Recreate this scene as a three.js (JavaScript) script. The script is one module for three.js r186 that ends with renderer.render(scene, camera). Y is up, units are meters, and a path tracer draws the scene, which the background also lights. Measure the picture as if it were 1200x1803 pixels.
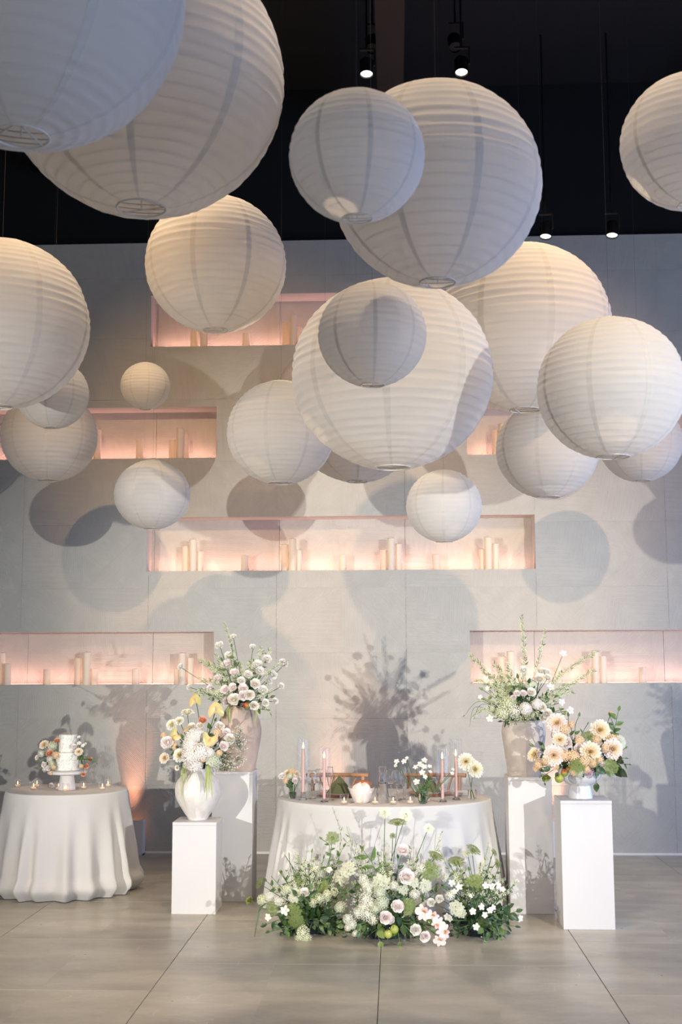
import * as THREE from 'three';
import { mergeGeometries } from 'three/addons/utils/BufferGeometryUtils.js';
import { RoundedBoxGeometry } from 'three/addons/geometries/RoundedBoxGeometry.js';
import { RectAreaLightUniformsLib } from 'three/addons/lights/RectAreaLightUniformsLib.js';

// ------------------------------------------------------------------ camera, sky, light, exposure
const V = (x, y, z) => new THREE.Vector3(x, y, z);
const EYE = V(0, 1.7075, 0), FOCAL = 2146.5, PITCH = 0.12363, YAW = 0.04358, ROLL = -0.0028;
const fwd = V(-Math.sin(YAW) * Math.cos(PITCH), Math.sin(PITCH), -Math.cos(YAW) * Math.cos(PITCH));
const right0 = V(Math.cos(YAW), 0, -Math.sin(YAW)), up0 = right0.clone().cross(fwd);
const rightV = right0.clone().multiplyScalar(Math.cos(ROLL)).addScaledVector(up0, Math.sin(ROLL));
const upV = up0.clone().multiplyScalar(Math.cos(ROLL)).addScaledVector(right0, -Math.sin(ROLL));
const scene = new THREE.Scene();
const camera = new THREE.PerspectiveCamera((2 * Math.atan(901.5 / FOCAL) * 180) / Math.PI, 1200 / 1803, 0.05, 200);
camera.position.copy(EYE);
camera.quaternion.setFromRotationMatrix(new THREE.Matrix4().makeBasis(rightV, upV, fwd.clone().negate()));
camera.focus = 8.7;
camera.userData.fStop = 3.4;
const renderer = new THREE.WebGLRenderer({ antialias: true });
renderer.toneMapping = THREE.LinearToneMapping;
renderer.toneMappingExposure = 1.03;
renderer.shadowMap.enabled = true;
scene.background = new THREE.Color().setRGB(0.62, 0.78, 1.0);
RectAreaLightUniformsLib.init();
const LIGHT = {
  standRight: { at: [5.15, 2.5, 2.0], to: [-0.7, 1.4, -11.3], color: 0xfffcf6, cd: 278, angle: 0.26 },
  standLeft: { at: [-6.0, 2.2, 1.2], to: [0.4, 1.4, -11.3], color: 0xfffaf4, cd: 262, angle: 0.28 },
  wash: { color: 0xffd3a0, cd: 100, angle: 0.26 },
  down: { color: 0xffe0bc, cd: 21, angle: 0.75 },
  wallSpot: { color: 0xffdfb4, cd: 9, angle: 0.6 },
  niche: { color: 0xffbeb2, nits: 29 },
  up: { color: 0xffa884, cd: 5.5, angle: 0.34 },
  day: { color: 0x96b8ff, frontColor: 0xeeece9, nits: 4.3, frontNits: 1.0 },
  flame: 0.0028,
};
function lamp(kind, at, to, color, cd, angle, penumbra, radius) {
  const l = kind === 'point' ? new THREE.PointLight(color, cd, 0, 2) : new THREE.SpotLight(color, cd, 0, angle, penumbra, 2);
  l.position.copy(at);
  if (kind !== 'point') { l.target.position.copy(to); scene.add(l.target); }
  l.castShadow = true; l.shadow.radius = radius ?? 1;
  scene.add(l);
  return l;
}
function panelLight(at, to, w, h, color, nits) {
  const l = new THREE.RectAreaLight(color, nits, w, h);
  l.position.copy(at); scene.add(l); l.lookAt(to);
  return l;
}

// ------------------------------------------------------------------ helpers
let rs = 12345;
const seed = (n) => { rs = n >>> 0; };
const rnd = () => { rs = (rs + 0x6d2b79f5) | 0; let t = Math.imul(rs ^ (rs >>> 15), 1 | rs); t = (t + Math.imul(t ^ (t >>> 7), 61 | t)) ^ t; return ((t ^ (t >>> 14)) >>> 0) / 4294967296; };
const rr = (a, b) => a + (b - a) * rnd();
const lerp = THREE.MathUtils.lerp, clamp = THREE.MathUtils.clamp, PI = Math.PI;
const smooth = (a, b, x) => { const t = clamp((x - a) / (b - a), 0, 1); return t * t * (3 - 2 * t); };
const C = (h) => { const c = new THREE.Color(h); return [c.r, c.g, c.b]; };
const mixc = (a, b, t) => [lerp(a[0], b[0], t), lerp(a[1], b[1], t), lerp(a[2], b[2], t)];
function rayTo(px, py) { return fwd.clone().addScaledVector(rightV, (px - 600) / FOCAL).addScaledVector(upV, -(py - 901.5) / FOCAL); }
function P(px, py, z) { const d = rayTo(px, py); return EYE.clone().addScaledVector(d, z / -d.z); }        // where that pixel's sight line meets depth z
function pxOf(p) { const d = p.clone().sub(EYE); return 600 + (FOCAL * d.dot(rightV)) / d.dot(fwd); }
const hash2 = (x, y) => { let h = (Math.imul(x | 0, 374761393) + Math.imul(y | 0, 668265263)) | 0; h = Math.imul(h ^ (h >>> 13), 1274126177); return ((h ^ (h >>> 16)) >>> 0) / 4294967296; };
function vnoise(x, y, wrap) {
  const xi = Math.floor(x), yi = Math.floor(y), fx = x - xi, fy = y - yi, u = fx * fx * (3 - 2 * fx), v = fy * fy * (3 - 2 * fy);
  const h = (i, j) => hash2(wrap ? ((i % wrap) + wrap) % wrap : i, j);
  return lerp(lerp(h(xi, yi), h(xi + 1, yi), u), lerp(h(xi, yi + 1), h(xi + 1, yi + 1), u), v);
}
const fbm = (x, y, o = 4) => { let s = 0, a = 0.5; for (let i = 0; i < o; i++) { s += a * vnoise(x, y); x = x * 2.03 + 17.1; y = y * 2.03 + 9.7; a *= 0.5; } return s; };
function dataTex(w, h, f, srgb) {
  const d = new Uint8Array(w * h * 4);
  for (let y = 0; y < h; y++) for (let x = 0; x < w; x++) {
    const c = f(x / w, y / h), o = (y * w + x) * 4;
    d[o] = clamp(c[0], 0, 1) * 255; d[o + 1] = clamp(c[1], 0, 1) * 255; d[o + 2] = clamp(c[2], 0, 1) * 255; d[o + 3] = 255;
  }
  const t = new THREE.DataTexture(d, w, h);
  t.magFilter = THREE.LinearFilter; t.minFilter = THREE.LinearFilter; t.wrapS = t.wrapT = THREE.RepeatWrapping; t.needsUpdate = true;
  if (srgb) t.colorSpace = THREE.SRGBColorSpace;
  return t;
}
class MB {                                                            // collects vertices of one mesh
  constructor() { this.p = []; this.c = []; this.u = []; this.i = []; }
  v(p, c, uv) { this.p.push(p.x, p.y, p.z); if (c) this.c.push(c[0], c[1], c[2]); if (uv) this.u.push(uv[0], uv[1]); return this.p.length / 3 - 1; }
  t(a, b, c) { this.i.push(a, b, c); }
  q(a, b, c, d) { this.i.push(a, b, c, a, c, d); }
  geo() {
    const g = new THREE.BufferGeometry();
    g.setAttribute('position', new THREE.Float32BufferAttribute(this.p, 3));
    if (this.c.length) g.setAttribute('color', new THREE.Float32BufferAttribute(this.c, 3));
    if (this.u.length) g.setAttribute('uv', new THREE.Float32BufferAttribute(this.u, 2));
    g.setIndex(this.i); g.computeVertexNormals();
    return g;
  }
}
const used = new Map();
function numbered(name) { const n = used.get(name) ?? 0; used.set(name, n + 1); return n ? `${name}_${String(n).padStart(3, '0')}` : name; }
function mesh(name, geo, mat, parent) {
  const m = new THREE.Mesh(geo, mat); m.name = parent ? name : numbered(name); m.castShadow = m.receiveShadow = true;
  (parent ?? scene).add(m);
  return m;
}
function tag(o, label, category, group) { if (label) o.userData.label = label; if (category) o.userData.category = category; if (group) o.userData.group = group; return o; }
function thing(name, label, category, at = V(0, 0, 0), turn = 0, group) {
  const o = new THREE.Group(); o.name = numbered(name); o.position.copy(at); o.rotation.y = turn; scene.add(o);
  return tag(o, label, category, group);
}
function struct(name) { const o = new THREE.Group(); o.name = name; o.userData.kind = 'structure'; scene.add(o); return o; }
const stuff = (m) => { m.userData.kind = 'stuff'; return m; };
function box(w, h, d, x = 0, y = 0, z = 0, r = 0) { const g = r ? new RoundedBoxGeometry(w, h, d, 2, r) : new THREE.BoxGeometry(w, h, d); g.translate(x, y, z); return g; }
function boxUV(g) {                                                   // uv in metres from position and normal
  const p = g.attributes.position, n = g.attributes.normal, u = new Float32Array(p.count * 2);
  for (let i = 0; i < p.count; i++) {
    const ax = Math.abs(n.getX(i)), ay = Math.abs(n.getY(i)), az = Math.abs(n.getZ(i));
    const a = ax > ay && ax > az ? [p.getZ(i), p.getY(i)] : ay > az ? [p.getX(i), p.getZ(i)] : [p.getX(i), p.getY(i)];
    u[2 * i] = a[0]; u[2 * i + 1] = a[1];
  }
  g.setAttribute('uv', new THREE.BufferAttribute(u, 2));
  return g;
}
const merge = (list) => mergeGeometries(list.map((g) => (g.index ? g.toNonIndexed() : g)), false);
function tubeTo(mb, pts, rad, sides, col) {                            // tube through points; rad a number or a function of 0..1
  const n = pts.length, rings = [];
  let side = V(0, 0, 1);
  for (let i = 0; i < n; i++) {
    const d = pts[Math.min(i + 1, n - 1)].clone().sub(pts[Math.max(i - 1, 0)]).normalize();
    if (Math.abs(d.dot(side)) > 0.9) side = Math.abs(d.x) < 0.7 ? V(1, 0, 0) : V(0, 1, 0);
    const a = side.clone().addScaledVector(d, -side.dot(d)).normalize(), b = d.clone().cross(a); side = a;
    const r = typeof rad === 'function' ? rad(i / (n - 1)) : rad, ring = [];
    for (let k = 0; k < sides; k++) { const t = (k / sides) * 2 * PI; ring.push(mb.v(pts[i].clone().addScaledVector(a, r * Math.cos(t)).addScaledVector(b, r * Math.sin(t)), typeof col === 'function' ? col(i / (n - 1)) : col)); }
    rings.push(ring);
  }
  for (let i = 0; i < n - 1; i++) for (let k = 0; k < sides; k++) { const l = (k + 1) % sides; mb.q(rings[i][k], rings[i][l], rings[i + 1][l], rings[i + 1][k]); }
}
const tube = (pts, rad, sides = 6, col) => { const mb = new MB(); tubeTo(mb, pts, rad, sides, col); return mb.geo(); };
function bez(a, b, c, n) { const o = []; for (let i = 0; i <= n; i++) { const t = i / n, s = 1 - t; o.push(V(0, 0, 0).addScaledVector(a, s * s).addScaledVector(b, 2 * s * t).addScaledVector(c, t * t)); } return o; }
function lathe(pts, seg = 40) { return new THREE.LatheGeometry(pts.map(([x, y]) => new THREE.Vector2(x, y)), seg); }
function smoothProfile(pts, n = 40) { return new THREE.SplineCurve(pts.map(([x, y]) => new THREE.Vector2(x, y))).getPoints(n).map((p) => [Math.max(p.x, 0), p.y]); }
const facing = (dir, roll = 0) => new THREE.Quaternion().setFromUnitVectors(V(0, 0, 1), dir.clone().normalize()).multiply(new THREE.Quaternion().setFromAxisAngle(V(0, 0, 1), roll));

// ranked labels: things alike in look and place are told apart by their order from the left
const ORD = ['leftmost', 'second from left', 'third from left', 'fourth from left', 'fifth from left', 'sixth from left', 'seventh from left', 'eighth from left', 'ninth from left', 'tenth from left',
  'eleventh from left', 'twelfth from left', 'thirteenth from left', 'fourteenth from left', 'fifteenth from left', 'sixteenth from left', 'seventeenth from left', 'eighteenth from left', 'nineteenth from left', 'twentieth from left',
  '21st from left', '22nd from left', '23rd from left', '24th from left', '25th from left', '26th from left', '27th from left', '28th from left', '29th from left', '30th from left', '31st from left', '32nd from left', '33rd from left', '34th from left', '35th from left', '36th from left', '37th from left', '38th from left', '39th from left', '40th from left'];
const NUM = ['', 'one', 'two', 'three', 'four', 'five', 'six', 'seven', 'eight', 'nine', 'ten', 'eleven', 'twelve'];
const ranks = new Map();
function rank(o, look, place, where) { const k = look + '|' + place; if (!ranks.has(k)) ranks.set(k, []); ranks.get(k).push([pxOf(where), o]); }
function finishRanks() {
  for (const [k, list] of ranks) {
    const [look, place] = k.split('|');
    list.sort((a, b) => a[0] - b[0]);
    list.forEach(([, o], i) => {
      const n = list.length;
      const which = n === 1 ? '' : n === 2 ? (i ? ', the right one of two' : ', the left one of two') : i === n - 1 ? `, rightmost of ${NUM[n] ?? n}` : `, ${ORD[i]} of ${NUM[n] ?? n}`;
      o.userData.label = `${look}${which}${n > 1 ? ' ' : ' '}${place}`;
      if (n > 1) o.userData.group = `${look} things ${place}`.replace(' things', '');
    });
  }
}

// ------------------------------------------------------------------ materials
const std = (o) => new THREE.MeshStandardMaterial(o), phys = (o) => new THREE.MeshPhysicalMaterial({ side: THREE.DoubleSide, ...o });
const vein = (u, v, s) => { const w = fbm(u * 3 + s, v * 3 + s * 2, 4) * 1.6; return 1 - Math.abs(Math.sin((u * 1.3 + v * 2.1 + w * 2.2 + s) * PI)); };
const tileMats = [0, 1, 2].map((k) => {
  const map = dataTex(512, 512, (u, v) => {
    const a = fbm(u * 3 + k * 7, v * 9 + k * 3, 5) - 0.5, b = fbm(u * 40 + k, v * 60, 3) - 0.5, c = Math.pow(clamp(vein(u, v, k * 1.7 + 0.3), 0, 1), 40) * smooth(0.5, 0.62, fbm(u * 4 + k * 3, v * 4 + 5, 3));
    const t = 0.655 + a * 0.17 + b * 0.05;
    return [t + c * 0.16, t * 0.978 + c * 0.12, t * 0.905 + c * 0.09];
  }, true);
  const rough = dataTex(256, 256, (u, v) => { const t = 0.36 + (fbm(u * 6 + k, v * 6, 4) - 0.5) * 0.2; return [t, t, t]; });
  return std({ map, roughnessMap: rough, roughness: 1, metalness: 0 });
});
const grooveMats = [0, 1, 2, 3].map((k) => {                           // fine ruled lines, 12 mm apart, in triangles and squares of changing direction
  const dirs = [[0, 1, 2, 3], [3, 0, 1, 2], [1, 2, 0, 3], [2, 3, 1, 0]][k];
  const cell = (u, v) => { const x = u * 2, i = Math.floor(x) % 2, fx = x - Math.floor(x), diag = (i + k) % 2 ? fx > v : fx + v > 1; return dirs[(i * 2 + (diag ? 1 : 0)) % 4]; };
  const bump = dataTex(1200, 600, (u, v) => {
    const x = u * 1.2, y = v * 0.6, d = cell(u, v), q = d === 0 ? y : d === 1 ? x : d === 2 ? (x + y) * 0.7071 : (x - y) * 0.7071;
    const s = 0.5 + 0.5 * Math.cos((q / 0.012) * 2 * PI), h = Math.pow(s, 0.6);
    return [h, h, h];
  });
  const map = dataTex(256, 128, (u, v) => { const t = 0.752 + (fbm(u * 10 + k * 5, v * 5, 4) - 0.5) * 0.05; return [t, t * 0.979, t * 0.926]; }, true);
  return std({ map, bumpMap: bump, bumpScale: 0.0019, roughness: 0.85 });
});
const nicheMat = std({ color: 0xc2bab1, roughness: 0.85 });
const black = std({ color: 0x040405, roughness: 0.9 }), blackMetal = std({ color: 0x0b0b0d, roughness: 0.5, metalness: 0.3 });
const roomPaint = std({ color: 0xb9b2a8, roughness: 0.9 });
const whitePaint = std({ color: 0xcecdcd, roughness: 0.55 });
const trimMat = std({ color: 0xefeae2, roughness: 0.5 });
const seamPaper = phys({ color: 0xe0dcd5, roughness: 0.92, transmission: 0.46, thickness: 0, specularIntensity: 0.25 }), paper = phys({ color: 0xebe8e2, roughness: 0.92, transmission: 0.56, thickness: 0, specularIntensity: 0.25 });
const wireMat = std({ color: 0x9a948a, roughness: 0.5, metalness: 0.2 });
const ringMat = std({ color: 0xc4beb4, roughness: 0.5, metalness: 0.2 });
const lineMat = std({ color: 0x3a3a3a, roughness: 0.5 });
const waxMat = phys({ color: 0xfaf0de, roughness: 0.6, transmission: 0.4, thickness: 0 });
const glass = phys({ color: 0xffffff, roughness: 0.02, transmission: 1, thickness: 0, ior: 1.52 });
const glowWhite = std({ color: 0x222222, emissive: 0xfff1dc, emissiveIntensity: 6 });
const flameMat = std({ color: 0x332211, emissive: 0xffc27a, emissiveIntensity: 9 });
const stemMat = std({ color: 0x557040, roughness: 0.6 });
const stemPale = std({ color: 0x8a9a5c, roughness: 0.6 });
const petalMat = phys({ color: 0xffffff, vertexColors: true, roughness: 0.75, transmission: 0.22, thickness: 0, specularIntensity: 0.3 });
const solidMat = std({ color: 0xffffff, vertexColors: true, roughness: 0.6 });
const glossVC = phys({ color: 0xffffff, vertexColors: true, roughness: 0.28, specularIntensity: 0.8 });
const leafMats = [0x446130, 0x33502a, 0x5a763a, 0x748a44, 0x274124].map((c) => phys({ color: c, roughness: 0.42, transmission: 0.18, thickness: 0 }));
const weave = dataTex(256, 256, (u, v) => { const h = 0.5 + 0.25 * Math.sin(u * 2 * PI * 40) + 0.25 * Math.sin(v * 2 * PI * 40); return [h, h, h]; });
const linen = phys({ color: 0xd8d6d2, roughness: 0.82, sheen: 0.3, sheenColor: new THREE.Color(0xffffff), sheenRoughness: 0.6, bumpMap: weave, bumpScale: 0.0005 });
const woodTex = dataTex(256, 256, (u, v) => { const g = fbm(u * 30, v * 3, 4), t = 0.5 + (g - 0.5) * 0.35; return [t * 1.5, t * 1.14, t * 0.84]; }, true);
const wood = std({ map: woodTex, roughness: 0.5 });
const copper = std({ color: 0xc07a4e, roughness: 0.35, metalness: 0.6 });
const porcelain = phys({ color: 0xd3d2d2, roughness: 0.25, clearcoat: 0.3 });
const stone = (c, seedN) => {
  const base = C(c);
  const map = dataTex(256, 256, (u, v) => { const a = fbm(u * 5 + seedN, v * 5, 5) - 0.5, b = fbm(u * 22 + seedN, v * 22, 3) - 0.5; return base.map((x) => Math.pow(clamp(x * (1 + a * 0.75 + b * 0.3), 0, 1), 1 / 2.2)); }, true);
  const bump = dataTex(256, 256, (u, v) => { const h = fbm(u * 12 + seedN, v * 12, 5); return [h, h, h]; });
  return std({ map, bumpMap: bump, bumpScale: 0.006, roughness: 0.88 });
};

// ------------------------------------------------------------------ the room
const WZ = -11.307, X0 = -7.0953, X1 = 6.1047, ZB = 3.2, CEIL = 7.3, WTOP = 5.755, ND = 0.26;
const NICHES = [
  { x0: -2.316, x1: 1.306, y0: 4.722, y1: 5.23, name: 'the top wall niche' },
  { x0: -5.29, x1: -1.672, y0: 3.64, y1: 4.135, name: 'the upper left niche' },
  { x0: 0.686, x1: 4.3, y0: 3.643, y1: 4.135, name: 'the upper right niche' },
  { x0: -2.32, x1: 1.306, y0: 2.568, y1: 3.077, name: 'the long middle niche' },
  { x0: -5.29, x1: -1.676, y0: 1.515, y1: 2.006, name: 'the lower left niche' },
  { x0: 0.688, x1: 4.3, y0: 1.52, y1: 2.007, name: 'the lower right niche' },
];
function cut(rects, h) {
  const out = [];
  for (const [a, b, c, d] of rects) {                                 // x0, x1, y0, y1
    if (h.x1 <= a || h.x0 >= b || h.y1 <= c || h.y0 >= d) { out.push([a, b, c, d]); continue; }
    if (h.y0 > c) out.push([a, b, c, h.y0]);
    if (h.y1 < d) out.push([a, b, h.y1, d]);
    const lo = Math.max(c, h.y0), hi = Math.min(d, h.y1);
    if (h.x0 > a) out.push([a, h.x0, lo, hi]);
    if (h.x1 < b) out.push([h.x1, b, lo, hi]);
  }
  return out.filter(([a, b, c, d]) => b - a > 0.004 && d - c > 0.004);
}
{
  const floor = struct('floor');
  const S = 1.2, gap = 0.0035, xs = -0.0992;
  const tg = new RoundedBoxGeometry(S - gap, 0.02, S - gap, 1, 0.0015);
  boxUV(tg); { const u = tg.attributes.uv; for (let i = 0; i < u.count; i++) u.setXY(i, u.getX(i) / S, u.getY(i) / S); }
  seed(5);
  for (let i = -5; i <= 5; i++) {
    const cx = xs + S * (i + 0.5), shift = i === -1 || i === 0 ? 0 : 0.6;
    for (let j = -4; j <= 7; j++) {
      const cz = -7.23 + shift + S * (j - 0.5) + (0);
      if (cz < WZ + 0.1 || cz > 2.4) { if (cz < WZ - 0.65 || cz > 2.4) continue; }
      const m = mesh('floor_tile', tg, tileMats[Math.floor(rnd() * 3)], floor);
      m.position.set(cx, -0.01, cz); m.rotation.y = rnd() < 0.5 ? 0 : PI;
    }
  }
  mesh('subfloor', box(12.4, 0.1, 15.5, 0.1, -0.071, -4.2), std({ color: 0x4a443d, roughness: 0.9 }), floor);

  const wall = struct('wall_back');
  seed(9);
  for (let k = -7; k < 4; k++) for (let r = 0; r < 10; r++) {
    const xa = 1.3047 + 1.2 * k, ya = 0.007 + 0.6 * r, yb = Math.min(ya + 0.6, WTOP);
    let rects = [[xa, xa + 1.2, ya, yb]];
    for (const h of NICHES) rects = cut(rects, h);
    if (!rects.length) continue;
    const g = 0.0011, parts = rects.map(([a, b, c, d]) => {
      const a2 = a === xa ? a + g : a, b2 = Math.abs(b - xa - 1.2) < 1e-6 ? b - g : b, c2 = c === ya ? c + g : c, d2 = d === yb ? d - g : d;
      const q = box(b2 - a2, d2 - c2, 0.014, (a2 + b2) / 2, (c2 + d2) / 2, WZ - 0.007);
      const p = q.attributes.position, u = q.attributes.uv;
      for (let i = 0; i < p.count; i++) u.setXY(i, (p.getX(i) - xa) / 1.2, (p.getY(i) - ya) / 0.6);
      return q;
    });
    mesh('wall_panel', merge(parts), grooveMats[(((k * 3 + r * 5) % 4) + 4) % 4], wall);
  }
  let back = [[X0, X1, 0, WTOP]];
  for (const h of NICHES) back = cut(back, h);
  mesh('wall_backing', merge(back.map(([a, b, c, d]) => box(b - a, d - c, 0.1, (a + b) / 2, (c + d) / 2, WZ - 0.0545))), std({ color: 0xbfb5a8, roughness: 0.9 }), wall);
  for (const h of NICHES) {
    const w = h.x1 - h.x0, hh = h.y1 - h.y0, cx = (h.x0 + h.x1) / 2, cy = (h.y0 + h.y1) / 2, zb = WZ - ND;
    for (let k = 0; k < 6; k++) {                                      // the back of the niche continues the ruled panels
      const xa = Math.max(h.x0, 1.3047 + 1.2 * (Math.floor((h.x0 - 1.3047) / 1.2 + 1e-3) + k)), xb = Math.min(h.x1, 1.3047 + 1.2 * (Math.floor((h.x0 - 1.3047) / 1.2 + 1e-3) + k + 1));
      if (xb - xa < 0.01) continue;
      const q = box(xb - xa - 0.003, hh, 0.02, (xa + xb) / 2, cy, zb - 0.01), p = q.attributes.position, u = q.attributes.uv;
      for (let i = 0; i < p.count; i++) u.setXY(i, p.getX(i) / 1.2, p.getY(i) / 0.6);
      mesh('niche_panel', q, grooveMats[(k + 1) % 4], wall);
    }
    mesh('niche_backing', box(w + 0.1, hh + 0.1, 0.03, cx, cy, zb - 0.036), nicheMat, wall);
    mesh('niche_soffit', box(w + 0.1, 0.04, ND - 0.004, cx, h.y1 + 0.0185, WZ - 0.002 - (ND - 0.004) / 2), nicheMat, wall);
    mesh('niche_ledge', box(w + 0.1, 0.04, ND - 0.004, cx, h.y0 - 0.0185, WZ - 0.002 - (ND - 0.004) / 2), nicheMat, wall);
    for (const x of [h.x0 - 0.0185, h.x1 + 0.0185]) mesh('niche_side', box(0.04, hh - 0.003, ND - 0.004, x, cy, WZ - 0.002 - (ND - 0.004) / 2), nicheMat, wall);
  }
  mesh('upper_wall', box(X1 - X0, CEIL - WTOP - 0.02, 0.1, (X0 + X1) / 2, (CEIL + WTOP + 0.02) / 2, WZ - 0.09), black, wall);
  const bb = struct('baseboard_back');
  mesh('baseboard_strip', box(X1 - X0, 0.018, 0.012, (X0 + X1) / 2, 0.009, WZ + 0.007), trimMat, bb);

  const left = struct('wall_left'); mesh('wall_plaster', box(0.2, CEIL, ZB - WZ + 0.6, X0 - 0.1, CEIL / 2, (ZB + WZ) / 2), roomPaint, left);
  const front = struct('wall_front'), FW = [[-3.6, -0.6], [0.6, 3.6]], fy0 = 0.3, fy1 = 4.2;
  let fr = [[X0 - 0.2, X1 + 0.2, 0, CEIL]];
  for (const [a, b] of FW) fr = cut(fr, { x0: a, x1: b, y0: fy0, y1: fy1 });
  mesh('wall_plaster', merge(fr.map(([a, b, c, d]) => box(b - a, d - c, 0.2, (a + b) / 2, (c + d) / 2, ZB + 0.1))), roomPaint, front);
  FW.forEach(([a, b], i) => {  // out of view behind the camera, placed to light the lantern fronts
    const w = struct(`window_${i + 4}`), cx = (a + b) / 2, cy = (fy0 + fy1) / 2;
    mesh('window_frame', merge([box(b - a, 0.06, 0.08, cx, fy0 + 0.03, ZB + 0.1), box(b - a, 0.06, 0.08, cx, fy1 - 0.03, ZB + 0.1), box(0.06, fy1 - fy0, 0.08, a + 0.03, cy, ZB + 0.1), box(0.06, fy1 - fy0, 0.08, b - 0.03, cy, ZB + 0.1), box(0.05, fy1 - fy0, 0.06, cx, cy, ZB + 0.1)]), blackMetal, w);
    for (const s of [-1, 1]) mesh('pane', box((b - a) / 2 - 0.09, fy1 - fy0 - 0.12, 0.006, cx + (s * (b - a)) / 4, cy, ZB + 0.1), glass, w);
    panelLight(V(cx, cy, ZB - 0.04), V(cx, cy, 0), b - a - 0.2, fy1 - fy0 - 0.2, LIGHT.day.frontColor, LIGHT.day.frontNits);  // area light set in the opening as its daylight
  });
  const rightW = struct('wall_right');
  const WIN = [[-10.4, -7.4], [-6.4, -3.4], [-2.4, 0.6]], wy0 = 0.25, wy1 = 3.6;
  let rects = [[WZ - 0.3, ZB + 0.2, 0, CEIL]];
  for (const [a, b] of WIN) rects = cut(rects, { x0: a, x1: b, y0: wy0, y1: wy1 });
  mesh('wall_plaster', merge(rects.map(([a, b, c, d]) => box(0.2, d - c, b - a, X1 + 0.1, (c + d) / 2, (a + b) / 2))), roomPaint, rightW);
  WIN.forEach(([a, b], i) => {  // out of view, placed to bring bluish daylight from the right
    const w = struct(`window_${i + 1}`), cz = (a + b) / 2, cy = (wy0 + wy1) / 2;
    mesh('window_frame', merge([box(0.08, 0.06, b - a, X1 + 0.1, wy0 + 0.03, cz), box(0.08, 0.06, b - a, X1 + 0.1, wy1 - 0.03, cz), box(0.08, wy1 - wy0, 0.06, X1 + 0.1, cy, a + 0.03), box(0.08, wy1 - wy0, 0.06, X1 + 0.1, cy, b - 0.03), box(0.06, wy1 - wy0, 0.05, X1 + 0.1, cy, cz)]), blackMetal, w);
    for (const s of [-1, 1]) mesh('pane', box(0.006, wy1 - wy0 - 0.12, (b - a) / 2 - 0.09, X1 + 0.1, cy, cz + (s * (b - a)) / 4), glass, w);
    panelLight(V(X1 + 0.04, cy, cz), V(0, cy, cz), b - a - 0.2, wy1 - wy0 - 0.2, LIGHT.day.color, LIGHT.day.nits);  // area light in each unseen opening stands for sky light
  });
  const ceiling = struct('ceiling'); mesh('ceiling_deck', box(X1 - X0 + 0.6, 0.2, ZB - WZ + 0.8, (X0 + X1) / 2, CEIL + 0.1, (ZB + WZ) / 2), black, ceiling);
  const beam = (g) => mesh('ceiling_beam', g, blackMetal, ceiling);
  for (const [px, py, y] of [[600, 75, 6.35], [600, 152, 6.3], [600, 272, 6.2], [600, 372, 6.0]]) { const d = rayTo(px, py), z = (-(y - EYE.y) / d.y) * -d.z * -1; beam(merge([box(X1 - X0, 0.018, 0.1, (X0 + X1) / 2, y, z), box(X1 - X0, 0.14, 0.012, (X0 + X1) / 2, y + 0.07, z), box(X1 - X0, 0.018, 0.1, (X0 + X1) / 2, y + 0.14, z)])); }
  for (const x of [-3.4, 0.0, 3.4]) beam(merge([box(0.22, 0.02, ZB - WZ, x, 6.5, (ZB + WZ) / 2), box(0.03, 0.3, ZB - WZ, x, 6.66, (ZB + WZ) / 2), box(0.22, 0.02, ZB - WZ, x, 6.82, (ZB + WZ) / 2)]));
}

// ------------------------------------------------------------------ ceiling spotlights
const spotParts = {
  housing: lathe([[0.0, 0.13], [0.05, 0.13], [0.055, 0.12], [0.055, 0.0], [0.05, -0.004], [0.047, 0.01], [0.047, 0.03]], 24),
  lens: new THREE.CircleGeometry(0.046, 24).rotateX(PI / 2).translate(0, 0.012, 0),
  bracket: merge([box(0.012, 0.14, 0.03, 0.062, 0.14, 0), box(0.12, 0.012, 0.03, 0.006, 0.205, 0), box(0.018, 0.1, 0.018, 0, 0.255, 0)]),
};
function ceilingSpot(at, to, label, o, lit = true) {
  const t = thing('track_spotlight', label, 'spotlight', at, 0);
  const d = to.clone().sub(at).normalize(), q = new THREE.Quaternion().setFromUnitVectors(V(0, -1, 0), d);
  const h = mesh('housing', spotParts.housing, blackMetal, t); h.quaternion.copy(q);
  const l = mesh('lens', spotParts.lens, lit ? glowWhite : blackMetal, t); l.quaternion.copy(q);
  mesh('bracket', spotParts.bracket, blackMetal, t);
  mesh('drop_rod', new THREE.CylinderGeometry(0.008, 0.008, CEIL - at.y - 0.3, 8).translate(0, 0.3 + (CEIL - at.y - 0.3) / 2, 0), blackMetal, t);
  if (lit && o) lamp('spot', at.clone().addScaledVector(d, 0.03), to, o.color, o.cd, o.angle, 0.7, 2.2);
  return t;
}
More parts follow.
